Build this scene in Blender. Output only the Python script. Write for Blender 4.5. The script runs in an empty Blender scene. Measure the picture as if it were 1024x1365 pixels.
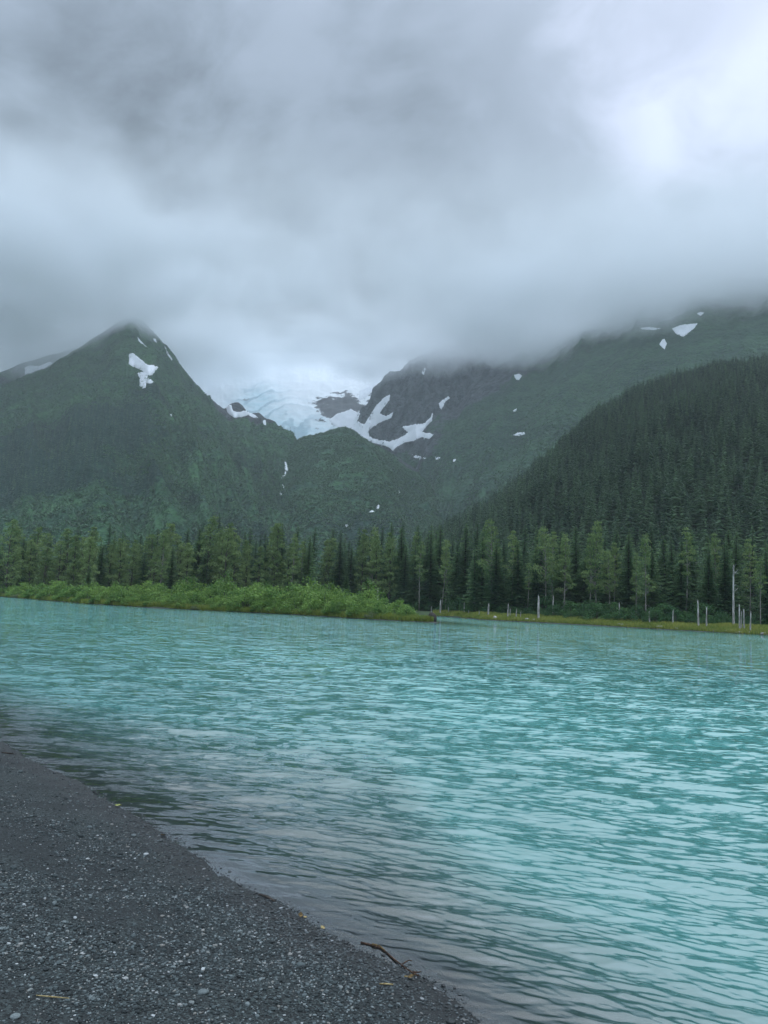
import bpy, math, random
import numpy as np
from mathutils import Vector, Matrix
from mathutils.bvhtree import BVHTree
from mathutils.geometry import delaunay_2d_cdt

random.seed(7)
RNG = np.random.default_rng(11)
S = bpy.context.scene
COL = S.collection
R = math.radians

# ------------------------------------------------------------------ camera
FPX, CX, CY = 1000.0, 512.0, 682.5
H = 2.2
PITCH, ROLL = math.atan(125.5 / FPX), R(2.5)
fwd = np.array([0, math.cos(PITCH), math.sin(PITCH)])
r0 = np.array([1.0, 0, 0]); u0 = np.array([0, -math.sin(PITCH), math.cos(PITCH)])
rgt = math.cos(ROLL) * r0 + math.sin(ROLL) * u0
upv = math.cos(ROLL) * u0 - math.sin(ROLL) * r0
EYE = np.array([0, 0, H])

def ray(px, py):
    return fwd + rgt * (px - CX) / FPX + upv * (CY - py) / FPX
def at(px, py, D):                       # point on the line of sight at forward distance D
    d = ray(px, py); return EYE + d * (D / d[1])
def on_z(px, py, z=0.0):
    d = ray(px, py); return EYE + d * ((z - H) / d[2])
def horizon_y(px):
    lo, hi = 700.0, 900.0
    for _ in range(40):
        m = (lo + hi) / 2
        if ray(px, m)[2] > 0: lo = m
        else: hi = m
    return lo
def X_at(px, D):                         # sideways position at distance D, on the eye level
    return at(px, horizon_y(px), D)[0]

cam = bpy.data.cameras.new('camera'); cam_o = bpy.data.objects.new('camera', cam); COL.objects.link(cam_o)
cam.sensor_fit = 'HORIZONTAL'; cam.sensor_width = 36; cam.lens = 36 * FPX / 1024
cam.clip_start = 0.05; cam.clip_end = 30000
M3 = Matrix((rgt, upv, -fwd)).transposed().to_4x4(); M3.translation = EYE
cam_o.matrix_world = M3
S.camera = cam_o

# ------------------------------------------------------------------ numeric noise
_P = np.random.default_rng(3).permutation(4096)
_G = np.random.default_rng(4).normal(size=(4096, 3)); _G /= np.linalg.norm(_G, axis=1)[:, None]
def noise3(p):
    p = np.asarray(p, float); i = np.floor(p).astype(np.int64); f = p - i
    w = f * f * f * (f * (f * 6 - 15) + 10)
    out = 0
    for dx in (0, 1):
        for dy in (0, 1):
            for dz in (0, 1):
                h = _P[(i[:, 0] + dx) & 4095]; h = _P[(h + i[:, 1] + dy) & 4095]; h = _P[(h + i[:, 2] + dz) & 4095]
                g = _G[h]
                d = g[:, 0] * (f[:, 0] - dx) + g[:, 1] * (f[:, 1] - dy) + g[:, 2] * (f[:, 2] - dz)
                ww = (w[:, 0] if dx else 1 - w[:, 0]) * (w[:, 1] if dy else 1 - w[:, 1]) * (w[:, 2] if dz else 1 - w[:, 2])
                out = out + d * ww
    return out * 1.6
def fbm(p, oct=4, gain=0.5, ridge=False):
    p = np.asarray(p, float); a, s, t = 1.0, 0, 0
    for k in range(oct):
        n = noise3(p * 2.03 ** k + k * 17.3)
        if ridge: n = 1 - 2 * np.abs(n)
        s = s + a * n; t += a; a *= gain
    return s / t
def sstep(a, b, x):
    t = np.clip((x - a) / (b - a), 0, 1); return t * t * (3 - 2 * t)
def P2(x, y, s, z=0.0):
    return np.stack([np.asarray(x) * s, np.asarray(y) * s, np.full(np.shape(x), z)], 1)

# ------------------------------------------------------------------ mesh helpers
def np_mesh(name, V, F, mat=None, smooth=False, attrs=None, mats=None, mi=None):
    V = np.asarray(V, np.float32); F = np.asarray(F, np.int32)
    me = bpy.data.meshes.new(name)
    n = F.shape[1]
    me.vertices.add(len(V)); me.vertices.foreach_set('co', V.ravel())
    me.loops.add(F.size); me.loops.foreach_set('vertex_index', F.ravel())
    me.polygons.add(len(F)); me.polygons.foreach_set('loop_start', np.arange(0, F.size, n, dtype=np.int32))
    me.polygons.foreach_set('loop_total', np.full(len(F), n, np.int32))
    for m in (mats or ([mat] if mat else [])): me.materials.append(m)
    if mi is not None: me.polygons.foreach_set('material_index', np.asarray(mi, np.int32))
    me.polygons.foreach_set('use_smooth', np.full(len(F), bool(smooth)))
    for k, a in (attrs or {}).items():
        at_ = me.attributes.new(k, 'FLOAT', 'POINT'); at_.data.foreach_set('value', np.asarray(a, np.float32))
    me.update(calc_edges=True); me.validate()
    return me
def link(name, me, parent=None, label=None, cat=None, group=None, kind=None):
    o = bpy.data.objects.new(name, me); COL.objects.link(o)
    if parent is not None: o.parent = parent
    if label: o['label'] = label
    if cat: o['category'] = cat
    if group: o['group'] = group
    if kind: o['kind'] = kind
    return o
def root(name, label, cat, loc=(0, 0, 0), rz=0.0, sc=1.0, group=None):
    o = link(name, None, None, label, cat, group)
    o.location = loc; o.rotation_euler = (0, 0, rz); o.scale = (sc, sc, sc)
    return o
def copy_thing(src, label, loc, rz, sc, group=None, lean=(0, 0)):
    o = src.copy(); COL.objects.link(o); o.location = loc; o.rotation_euler = (lean[0], lean[1], rz)
    o.scale = sc if isinstance(sc, tuple) else (sc, sc, sc); o['label'] = label
    if group: o['group'] = group
    elif 'group' in o: del o['group']
    for ch in list(src.children):
        c = ch.copy(); COL.objects.link(c); c.parent = o
    return o
def grid_faces(nu, nv):
    i = np.arange(nu - 1)[:, None] * nv + np.arange(nv - 1)[None, :]
    return np.stack([i, i + nv, i + nv + 1, i + 1], -1).reshape(-1, 4)
class MB:                                 # collects triangles
    def __init__(s): s.V = []; s.F = []; s.T = []
    def tri(s, a, b, c, t=0.0):
        k = len(s.V); s.V += [a, b, c]; s.T += [t] * 3; s.F.append((k, k + 1, k + 2))
    def quad(s, a, b, c, d, t=0.0):
        k = len(s.V); s.V += [a, b, c, d]; s.T += [t] * 4; s.F += [(k, k + 1, k + 2), (k, k + 2, k + 3)]
    def tube(s, pts, rad, n=6, t=0.0, cap=True):
        pts = [np.asarray(p, float) for p in pts]; k = len(s.V)
        for i, p in enumerate(pts):
            d = pts[min(i + 1, len(pts) - 1)] - pts[max(i - 1, 0)]; d /= np.linalg.norm(d) + 1e-9
            a = np.cross(d, (0.31, 0.9, 0.2) if abs(d[2]) > .7 else (0, 0, 1)); a /= np.linalg.norm(a); b = np.cross(d, a)
            for j in range(n):
                an = 2 * math.pi * j / n
                s.V.append(p + rad[i] * (math.cos(an) * a + math.sin(an) * b)); s.T.append(t)
        for i in range(len(pts) - 1):
            for j in range(n):
                q = k + i * n + j; q2 = k + i * n + (j + 1) % n
                s.F += [(q, q2, q2 + n), (q, q2 + n, q + n)]
        if cap:
            for e, i in ((0, 0), (1, len(pts) - 1)):
                c = len(s.V); s.V.append(pts[i].copy()); s.T.append(t)
                for j in range(n):
                    q = k + i * n + j; q2 = k + i * n + (j + 1) % n
                    s.F.append((c, q2, q) if e == 0 else (c, q, q2))
    def build(s, name, mat, smooth=False):
        return np_mesh(name, np.array(s.V), np.array(s.F), mat, smooth, {'tint': s.T})
    def arrays(s): return np.array(s.V), np.array(s.F), np.array(s.T)

# ------------------------------------------------------------------ node helpers
class NT:
    def __init__(s, tree): s.t = tree; tree.nodes.clear()
    def n(s, typ, **kw):
        nd = s.t.nodes.new(typ)
        for k, v in kw.items():
            if k == 'inp':
                for a, b in v.items():
                    if isinstance(b, bpy.types.NodeSocket): s.t.links.new(b, nd.inputs[a])
                    else: nd.inputs[a].default_value = b
            else: setattr(nd, k, v)
        return nd
    def math(s, op, a, b=0.0, c=0.0, clamp=False):
        nd = s.n('ShaderNodeMath', operation=op, use_clamp=clamp)
        for i, v in enumerate((a, b, c)):
            if isinstance(v, bpy.types.NodeSocket): s.t.links.new(v, nd.inputs[i])
            else: nd.inputs[i].default_value = v
        return nd.outputs[0]
    def vmath(s, op, a, b=(0, 0, 0), scale=None):
        nd = s.n('ShaderNodeVectorMath', operation=op)
        for i, v in enumerate((a, b)):
            if isinstance(v, bpy.types.NodeSocket): s.t.links.new(v, nd.inputs[i])
            else: nd.inputs[i].default_value = v
        if scale is not None:
            if isinstance(scale, bpy.types.NodeSocket): s.t.links.new(scale, nd.inputs['Scale'])
            else: nd.inputs['Scale'].default_value = scale
        return nd.outputs[1] if op in ('DOT_PRODUCT', 'LENGTH', 'DISTANCE') else nd.outputs[0]
    def maprange(s, v, a, b, c=0.0, d=1.0, smooth=True):
        nd = s.n('ShaderNodeMapRange', interpolation_type='SMOOTHSTEP' if smooth else 'LINEAR')
        for i, x in enumerate((v, a, b, c, d)):
            if isinstance(x, bpy.types.NodeSocket): s.t.links.new(x, nd.inputs[i])
            else: nd.inputs[i].default_value = x
        return nd.outputs[0]
    def noise(s, vec, scale, detail=3, rough=0.5, dist=0.0):
        nd = s.n('ShaderNodeTexNoise', inp={'Vector': vec, 'Scale': scale, 'Detail': detail, 'Roughness': rough, 'Distortion': dist})
        return nd.outputs['Fac']
    def mix(s, f, a, b, blend='MIX'):
        nd = s.n('ShaderNodeMix', data_type='RGBA', blend_type=blend)
        for k, v in ((0, f), (6, a), (7, b)):
            if isinstance(v, bpy.types.NodeSocket): s.t.links.new(v, nd.inputs[k])
            else: nd.inputs[k].default_value = v if k == 0 else (*v, 1.0)
        return nd.outputs[2]
    def attr(s, name): return s.n('ShaderNodeAttribute', attribute_name=name).outputs['Fac']
    def pos(s): return s.n('ShaderNodeNewGeometry').outputs['Position']
    def bump(s, h, strength, dist):
        return s.n('ShaderNodeBump', inp={'Height': h, 'Strength': strength, 'Distance': dist}).outputs[0]
    def bsdf(s, **inp):
        return s.n('ShaderNodeBsdfPrincipled', inp={k.replace('_', ' '): v for k, v in inp.items()})
    def out(s, sh, vol=None):
        o = s.n('ShaderNodeOutputMaterial')
        if sh is not None: s.t.links.new(sh, o.inputs['Surface'])
        if vol is not None: s.t.links.new(vol, o.inputs['Volume'])
def mat(name):
    m = bpy.data.materials.new(name); m.use_nodes = True
    return m, NT(m.node_tree)

def leaf_mat(name, a, b, trans=0.3, vary=0.25):
    m, t = mat(name)
    rnd = t.n('ShaderNodeObjectInfo').outputs['Random']
    k = t.math('ADD', t.attr('tint'), t.math('MULTIPLY', t.math('SUBTRACT', rnd, 0.5), vary), clamp=True)
    c = t.mix(k, a, b)
    d = t.n('ShaderNodeBsdfPrincipled', inp={'Base Color': c, 'Roughness': 0.6, 'Specular IOR Level': 0.25})
    tr = t.n('ShaderNodeBsdfTranslucent', inp={'Color': c})
    t.out(t.n('ShaderNodeMixShader', inp={0: trans, 1: d.outputs[0], 2: tr.outputs[0]}).outputs[0])
    return m
def bark_mat(name, a, b, scale=3.0):
    m, t = mat(name)
    o = t.n('ShaderNodeTexCoord').outputs['Object']
    v = t.vmath('MULTIPLY', o, (scale, scale, scale * 0.2))
    n = t.noise(v, 1.0, 5, 0.6)
    c = t.mix(t.maprange(n, 0.35, 0.65), a, b)
    t.out(t.bsdf(Base_Color=c, Roughness=0.9, Normal=t.bump(n, 0.6, 0.05)).outputs[0])
    return m

# ================================================================== LIGHT AND SKY
SUN_EL, SUN_AZ = R(52), R(34)            # azimuth from +Y towards +X
w = bpy.data.worlds.new('World'); S.world = w; w.use_nodes = True
t = NT(w.node_tree)
sky = t.n('ShaderNodeTexSky', sky_type='NISHITA', sun_disc=False, sun_elevation=SUN_EL, sun_rotation=SUN_AZ,
          altitude=50, air_density=1.0, dust_density=2.0, ozone_density=1.0)
dirv = t.n('ShaderNodeTexCoord').outputs['Generated']
sep = t.n('ShaderNodeSeparateXYZ', inp={0: dirv})
el = sep.outputs['Z']
# overcast deck: flat layer coordinates so that clouds shrink towards the horizon
den = t.math('ADD', t.math('MAXIMUM', el, 0.0), 0.42)
flat = t.vmath('SCALE', dirv, scale=t.math('DIVIDE', 1.0, den))
warp = t.vmath('SCALE', t.vmath('SUBTRACT', t.n('ShaderNodeTexNoise', inp={'Vector': flat, 'Scale': 1.6, 'Detail': 3}).outputs['Color'], (.5, .5, .5)), scale=0.5)
fl = t.vmath('ADD', flat, warp)
n1 = t.noise(fl, 1.7, 3, 0.5)
n2 = t.noise(fl, 4.6, 5, 0.55)
cl = t.math('ADD', t.math('MULTIPLY', n1, 0.55), t.math('MULTIPLY', n2, 0.50))
n3 = t.noise(fl, 9.0, 5, 0.6)
cl = t.math('ADD', cl, t.math('MULTIPLY', t.math('SUBTRACT', n3, 0.57), 0.42))
base = t.math('ADD', t.maprange(cl, 0.34, 0.66, 0.215, 0.320), t.maprange(el, 0.15, 0.66, -0.03, 0.09))
def lobe(px, py, width, amp, soft):
    d = ray(px, py); d = d / np.linalg.norm(d)
    dist = t.math('ARCCOSINE', t.math('MINIMUM', t.vmath('DOT_PRODUCT', dirv, tuple(d)), 0.99999))
    dist = t.math('ADD', dist, t.math('MULTIPLY', t.math('SUBTRACT', cl, 0.5), soft))
    return t.maprange(dist, width, 0.0, 0.0, amp)
LOBES = [(1090, 60, 0.40, 0.33, 0.6), (865, 240, 0.20, 0.16, 0.6), (960, 190, .28, .12, 0.6), (390, 290, 0.12, 0.06, 0.9), (170, 360, 0.36, -0.11, 0.5), (560, 420, 0.34, -.07, .5), (420, 320, 0.36, -.04, .5), (120, 240, 0.36, -.075, .4), (520, 250, 0.36, -.08, .4),
         (560, 130, 0.25, 0.03, 0.4), (330, 492, 0.20, 0.12, 0.3), (100, 60, .3, .03, .3)]
tot = base
for L in LOBES: tot = t.math('ADD', tot, lobe(*L))
# overcast brightened overhead and behind, out of view, to light the land
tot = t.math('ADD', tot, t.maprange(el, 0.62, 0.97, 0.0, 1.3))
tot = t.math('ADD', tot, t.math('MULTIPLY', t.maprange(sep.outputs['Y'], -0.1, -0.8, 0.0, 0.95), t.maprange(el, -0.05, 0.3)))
tot = t.math('MAXIMUM', tot, 0.05)
tone = t.mix(t.maprange(tot, 0.25, 0.8), (0.83, 0.98, 1.10), (0.92, 0.985, 1.12))
blue = t.mix(t.maprange(el, 0.25, 0.62), (0.90, 1.0, 1.02), (0.95, 0.99, 1.115))
blue = t.mix(t.maprange(el, 0.66, 0.85), blue, (0.925, 0.995, 1.075))
blue = t.mix(t.maprange(sep.outputs['Y'], 0.1, -0.4), blue, (0.925, 0.995, 1.075))
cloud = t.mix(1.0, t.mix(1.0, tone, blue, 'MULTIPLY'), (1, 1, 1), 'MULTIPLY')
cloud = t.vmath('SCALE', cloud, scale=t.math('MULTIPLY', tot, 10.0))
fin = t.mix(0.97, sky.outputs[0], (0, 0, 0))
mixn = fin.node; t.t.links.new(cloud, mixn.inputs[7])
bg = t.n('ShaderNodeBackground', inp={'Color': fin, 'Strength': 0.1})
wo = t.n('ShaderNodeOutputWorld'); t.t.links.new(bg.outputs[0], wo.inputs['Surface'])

sl = bpy.data.lights.new('sun', 'SUN'); sl.energy = 1.1; sl.angle = R(80); sl.color = (0.93, 0.985, 1.0)
so = bpy.data.objects.new('sun', sl); COL.objects.link(so)
sd = Vector((math.cos(SUN_EL) * math.sin(SUN_AZ), math.cos(SUN_EL) * math.cos(SUN_AZ), math.sin(SUN_EL)))
so.rotation_euler = sd.to_track_quat('Z', 'Y').to_euler()

S.view_settings.view_transform = 'Standard'; S.view_settings.look = 'None'
S.view_settings.exposure = 0.27; S.view_settings.gamma = 1.0
S.render.engine = 'CYCLES'
S.cycles.use_denoising = True
S.cycles.max_bounces = 8; S.cycles.diffuse_bounces = 3; S.cycles.glossy_bounces = 3
S.cycles.transmission_bounces = 4; S.cycles.transparent_max_bounces = 12; S.cycles.volume_bounces = 6
S.cycles.volume_step_rate = 1.0; S.cycles.volume_max_steps = 256
S.cycles.caustics_reflective = False; S.cycles.caustics_refractive = False

# ================================================================== GROUND, SHORES
def az(px): return math.atan2(X_at(px, 100.0), 100.0)
def wl(px, py):
    p = on_z(px, py); return math.atan2(p[0], p[1]), math.hypot(p[0], p[1])
PEN = [wl(*q) for q in [(-220, 784.5), (-100, 790), (0, 795.3), (60, 800.3), (110, 804.6), (200, 810), (300, 815), (400, 820), (500, 826), (577, 829.6)]]
RB = [(az(-300), 330), (az(200), 300), (az(420), 262), (az(520), 235)] + [wl(*q) for q in [(600, 822.2), (640, 826), (700, 829), (800, 834.3), (900, 840), (1024, 846.5), (1250, 857)]]
PEN = np.array([(-1.6, 300), (-1.0, 270)] + PEN); RB = np.array([(-1.6, 400)] + RB + [(1.0, 150), (1.6, 190)])
A_TIP = PEN[-1, 0]
near_px = [(0, 990), (60, 1022), (120, 1053), (170, 1082), (205, 1103), (250, 1135), (290, 1165), (340, 1192), (385, 1217), (430, 1243), (480, 1268), (535, 1290), (580, 1318), (622, 1352)]
NEAR = [np.array(on_z(*q)[:2]) for q in near_px]
d0 = NEAR[0] - NEAR[1]; d0 /= np.linalg.norm(d0)
NEAR = [np.array([-90, 95.]), np.array([-30, 42.]), np.array([-13, 20.6])] + NEAR + [np.array([1.55, 2.95]), np.array([3.2, 0.2]), np.array([6, -5.]), np.array([40, -60.])]
NEAR = np.array(NEAR)
def near_sd(x, y):
    p = np.stack([x, y], 1); best = np.full(len(p), 1e9); sg = np.ones(len(p))
    for a, b in zip(NEAR[:-1], NEAR[1:]):
        ab = b - a; tt = np.clip(((p - a) @ ab) / (ab @ ab), 0, 1)
        q = a + tt[:, None] * ab; dd = np.linalg.norm(p - q, axis=1)
        cr = ab[0] * (p[:, 1] - a[1]) - ab[1] * (p[:, 0] - a[0])
        m = dd < best; best = np.where(m, dd, best); sg = np.where(m, np.where(cr < 0, 1, -1), sg)
    return best * sg                      # positive on the beach
def bank_sd(x, y):
    r = np.hypot(x, y); a = np.arctan2(x, y)
    wob = 3.0 * fbm(P2(x, y, 0.05), 3)
    rb = np.interp(a, PEN[:, 0], PEN[:, 1]); wid = 6 + (A_TIP - a) * 330 + np.clip(A_TIP - a - 0.14, 0, 9) * 3000
    pen = np.minimum(np.minimum(r - rb, rb + wid - r), (A_TIP - a) * r)
    right = r - np.interp(a, RB[:, 0], RB[:, 1])
    return np.maximum(pen, right) + wob
def ground_z(x, y):
    x = np.asarray(x, float); y = np.asarray(y, float)
    s = near_sd(x, y); b = bank_sd(x, y); r = np.hypot(x, y)
    s = s + 0.09 * fbm(P2(x, y, 0.75), 3) + 0.07 * fbm(P2(x, y, 3.1, 8.), 3)
    zn = np.where(s > 0, 0.168 * s * (1 - 0.012 * np.clip(s, 0, 25)), s * (0.085 + 0.12 * sstep(0.1, 1.6, x) + 0.10 * sstep(11, 18, y)))
    zn = np.clip(zn, -2.5, 4)
    zn = zn + np.where(s > -1.0, 1, 0) * (0.020 * fbm(P2(x, y, 1.1, 3.3), 3) + 0.012 * fbm(P2(x, y, 4.5, 1.7), 2)) * sstep(-0.2, 0.8, s)
    zf = np.where(b > 0, 1.45 * (1 - np.exp(-b / 7)) + 0.25 * fbm(P2(x, y, 0.08), 3), np.clip(b * 0.10, -2.5, 0))
    k = (r > 60) & (s < 0) | (r > 100)
    return np.where(k, zf, zn)
def gz(x, y): return float(ground_z(np.array([x]), np.array([y]))[0])

rr = np.concatenate([[0.02], 0.4 * np.exp(np.linspace(0, math.log(6000 / 0.4), 520))])
aa = np.linspace(-math.pi, math.pi, 900)
# finer angles inside the view
aa = np.sort(np.concatenate([aa, np.linspace(-0.75, 0.6, 700)]))
AA, RR = np.meshgrid(aa, rr, indexing='ij')
gx, gy = (RR * np.sin(AA)).ravel(), (RR * np.cos(AA)).ravel()
gzv = ground_z(gx, gy)
m, t = mat('ground_material')
p = t.pos(); sp = t.n('ShaderNodeSeparateXYZ', inp={0: p})
far = t.attr('far')
fine = t.n('ShaderNodeTexVoronoi', inp={'Vector': p, 'Scale': 95.0}).outputs['Color']
finev = t.n('ShaderNodeSeparateColor', inp={0: fine}).outputs[0]
vd = t.n('ShaderNodeTexVoronoi', inp={'Vector': p, 'Scale': 95.0}).outputs['Distance']
vd2 = t.n('ShaderNodeTexVoronoi', inp={'Vector': p, 'Scale': 230.0}).outputs['Distance']
patch = t.noise(p, 1.6, 4, 0.6)
g = t.mix(t.maprange(finev, 0.25, 1.0), (0.0080, 0.0115, 0.0112), (0.062, 0.083, 0.080))
g = t.mix(t.maprange(patch, 0.40, 0.60), t.mix(0.6, g, (0.010, 0.0135, 0.0145)), g)
g = t.mix(t.maprange(t.noise(p, 400, 2), .4, .7, 0, .4), g, (0.035, 0.038, 0.039))
wet = t.maprange(sp.outputs['Z'], 0.012, 0.11, 1.0, 0.0)
g = t.mix(t.math('MULTIPLY', wet, 0.7), g, t.mix(1.0, g, (0.27, 0.29, 0.31), 'MULTIPLY'))
soil = t.mix(t.noise(p, 0.25, 4), (0.020, 0.048, 0.015), (0.060, 0.090, 0.030))
soil = t.mix(t.maprange(sp.outputs['Z'], 0.0, 0.3, 1, 0), soil, (0.018, 0.020, 0.013))  # dark waterline edge: shadow below the bank shrubs put into the soil colour
c = t.mix(far, g, soil)
hgt = t.math('ADD', vd, t.math('MULTIPLY', vd2, 0.5))
t.out(t.bsdf(Base_Color=c, Roughness=t.math('SUBTRACT', 0.92, t.math('MULTIPLY', wet, 0.35)), Normal=t.bump(hgt, 0.9, 0.008)).outputs[0])
me = np_mesh('ground', np.stack([gx, gy, gzv], 1), grid_faces(len(aa), len(rr)), m, True, {'far': sstep(60, 75, np.hypot(gx, gy))})
link('ground', me, kind='structure')

# ---- water: swell built as geometry, with the ripples too small for the mesh left to the surface slope
ang = np.linspace(R(-62), R(75), 1300)
rs = [1.6]
while rs[-1] < 420:
    r_ = rs[-1]; rs.append(r_ + max(0.011, r_ * r_ * 0.00028))
rs = np.array(rs)
drs = np.gradient(rs)
AA, RR = np.meshgrid(ang, rs, indexing='ij')
_, DR = np.meshgrid(ang, drs, indexing='ij')
wx, wy, wd = (RR * np.sin(AA)).ravel(), (RR * np.cos(AA)).ravel(), DR.ravel()
depth = -ground_z(wx, wy)
gr = np.random.default_rng(21)
zw = np.zeros(len(wx)); miss = np.zeros(len(wx))
wind = R(200)                             # waves run towards the beach
px_ = wx + 0.06 * fbm(P2(wx, wy, 0.7, 5), 2); py_ = wy + 0.06 * fbm(P2(wx, wy, 0.7, 9), 2)
gust = np.clip(1.0 + 0.40 * fbm(P2(wx, wy * 0.6, 0.16, 2), 3), 0.25, 1.8)
calm = sstep(-0.1, 3.5, -near_sd(wx, wy)) * 0.2 + 0.8
NW = 150
for i in range(NW):
    lam = 0.055 * (1.5 / 0.055) ** (((i + gr.random()) / NW) ** 1.45)
    th = wind + gr.normal() * 0.25
    k = 2 * math.pi / lam
    slope = 0.40 / math.sqrt(NW) * (lam / 0.16) ** (0.15 if lam < 0.16 else -0.45)
    ph = k * (px_ * math.sin(th) + py_ * math.cos(th)) + gr.random() * 6.283
    keep = sstep(2.2, 4.5, lam / wd)
    s_ = np.sin(ph); s_ = s_ + 0.24 * np.sin(2 * ph - 1.57)
    zw += keep * slope / k * s_
    miss += (1 - keep ** 2) * slope ** 2 / 2
calm = calm * (0.38 + 0.62 * sstep(-1, 34, -bank_sd(wx, wy)))
zw *= gust * calm; zw *= sstep(-0.02, 0.10, depth)
m, t = mat('water_material')
p = t.pos()
ms = t.attr('ripple'); dep = t.attr('depth')
q = t.vmath('MULTIPLY', p, (0.5, 1.5, 1.0))
ca = t.n('ShaderNodeTexNoise', inp={'Vector': q, 'Scale': 6.5, 'Detail': 2.0, 'Roughness': 0.7}).outputs['Color']
cb = t.n('ShaderNodeTexNoise', inp={'Vector': q, 'Scale': 1.6, 'Detail': 1.0, 'Roughness': 0.5}).outputs['Color']
sv = t.vmath('ADD', t.vmath('SUBTRACT', ca, (.5, .5, .5)), t.vmath('SCALE', t.vmath('SUBTRACT', cb, (.5, .5, .5)), scale=0.45))
sv = t.vmath('MULTIPLY', sv, (0.5, 1.2, 0.0))
nrm = t.n('ShaderNodeNewGeometry').outputs['Normal']
nn = t.vmath('NORMALIZE', t.vmath('ADD', nrm, t.vmath('SCALE', sv, scale=t.math('MULTIPLY', ms, 7.0))))
fac = t.math('SUBTRACT', 1.0, t.math('EXPONENT', t.math('MULTIPLY', t.math('MAXIMUM', dep, 0.0), -12.0)))
silt = t.noise(p, 0.12, 3)
body = t.mix(t.maprange(silt, 0.35, 0.65), (0.064, 0.205, 0.192), (0.084, 0.255, 0.235))
body = t.mix(t.maprange(dep, 0.7, 2.4, smooth=False), body, t.mix(silt, (0.088, 0.300, 0.278), (0.112, 0.360, 0.332)))
body = t.mix(t.maprange(t.math('ADD', dep, t.math('MULTIPLY', t.math('SUBTRACT', t.noise(p, 0.55, 4, .6), .5), .20)), 0.0, 0.42, smooth=False), (0.042, 0.067, 0.065), body)
deep = t.bsdf(Base_Color=body, Roughness=0.03, IOR=1.9, Normal=nn)
bed = t.n('ShaderNodeBsdfTransparent', inp={'Color': (0.80, 0.86, 0.86, 1)})
gl = t.n('ShaderNodeBsdfGlossy', inp={'Color': (1, 1, 1, 1), 'Roughness': 0.045, 'Normal': nn})
fr = t.n('ShaderNodeFresnel', inp={'IOR': 1.85, 'Normal': nn})
shal = t.n('ShaderNodeMixShader', inp={0: fr.outputs[0], 1: bed.outputs[0], 2: gl.outputs[0]})
t.out(t.n('ShaderNodeMixShader', inp={0: fac, 1: shal.outputs[0], 2: deep.outputs[0]}).outputs[0])
me = np_mesh('water', np.stack([wx, wy, zw], 1), grid_faces(len(ang), len(rs)), m, True, {'depth': depth, 'ripple': np.sqrt(miss) * gust * calm})
link('water', me, kind='structure')

# ================================================================== MOUNTAINS
def resample(pts, n):
    pts = np.array(pts, float); d = np.concatenate([[0], np.cumsum(np.linalg.norm(np.diff(pts, axis=0), axis=1))])
    s = np.linspace(0, d[-1], n)
    return np.stack([np.interp(s, d, pts[:, k]) for k in range(pts.shape[1])], 1), d[-1]
HILLS = {}
def ridge(name, crest, foot, mat_, nu=360, nv=220, power=1.15, back=900, gully=45, rough=14, jag=5, attrs=None, gfreq=1 / 170., vf=1.6):
    C3 = [at(px, py, D) for px, py, D in crest]
    F2 = [(X_at(px, D), D, -1.5) for px, D in foot]
    Cc, L = resample(C3, nu); Ff, _ = resample(F2, nu)
    # keep the crest rounded between the traced points
    for _ in range(2): Cc[1:-1] = (Cc[:-2] + 2 * Cc[1:-1] + Cc[2:]) / 4
    u = np.linspace(0, L, nu)
    jg = fbm(np.stack([u / 60., np.zeros(nu) + hash(name) % 97 * 0 + len(name), np.zeros(nu)], 1), 4, 0.6)
    Cc[:, 2] += jag * jg
    v = np.concatenate([-np.linspace(1, 0, 60)[:-1] ** 1.3, np.linspace(0, 1, nv) ** 1.1])
    U, Vv = np.meshgrid(u, v, indexing='ij')
    C_, F_ = Cc[:, None, :], Ff[:, None, :]
    vp = np.clip(Vv, 0, 1)[..., None]
    X = C_ + (F_ - C_) * vp
    prof = (1 - np.clip(Vv, 0, 1)) ** power
    Z = F_[..., 2] + (C_[..., 2] - F_[..., 2]) * prof
    bk = np.clip(-Vv, 0, 1)
    X[..., 1] += bk * back; X[..., 0] += bk * back * 0.15
    Z = np.where(Vv < 0, -1.5 + (C_[..., 2] + 1.5) * (1 - bk) ** 1.1, Z)
    Pn = np.stack([U.ravel() * gfreq, Vv.ravel() * vf, np.full(U.size, float(len(name)))], 1)
    g_ = fbm(Pn, 4, 0.5, True)
    W3 = np.stack([X[..., 0].ravel(), X[..., 1].ravel(), Z.ravel()], 1)
    r_ = fbm(W3 / 75., 5, 0.55)
    av = np.abs(Vv.ravel()); wgt = sstep(0.0, 0.16, av) * (1 - sstep(0.86, 1.0, av))
    W3[:, 2] += gully * (g_ - 0.25) * wgt + rough * r_ * (0.25 + 0.75 * wgt) * (1 - sstep(.9, 1, av))
    W3[:, 2] = np.maximum(W3[:, 2], -2.0)
    A = {k: f(W3, g_, r_, av) for k, f in (attrs or {}).items()}
    me = np_mesh(name, W3, grid_faces(nu, len(v)), mat_, True, A)
    k_ = name if name not in HILLS else name + str(len(HILLS))
    HILLS[k_] = (me, W3, A, (nu, len(v)))
    return me
def blobs(P, L):                          # soft spots round world points: (px, py, D, radius, amount)
    out = np.zeros(len(P))
    for px, py, D, rad, amp in L:
        c_ = at(px, py, D); d = np.linalg.norm((P - c_) * np.array([1, 0.6, 1]), axis=1)
        out += amp * np.exp(-(d / rad) ** 2)
    return out

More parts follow.
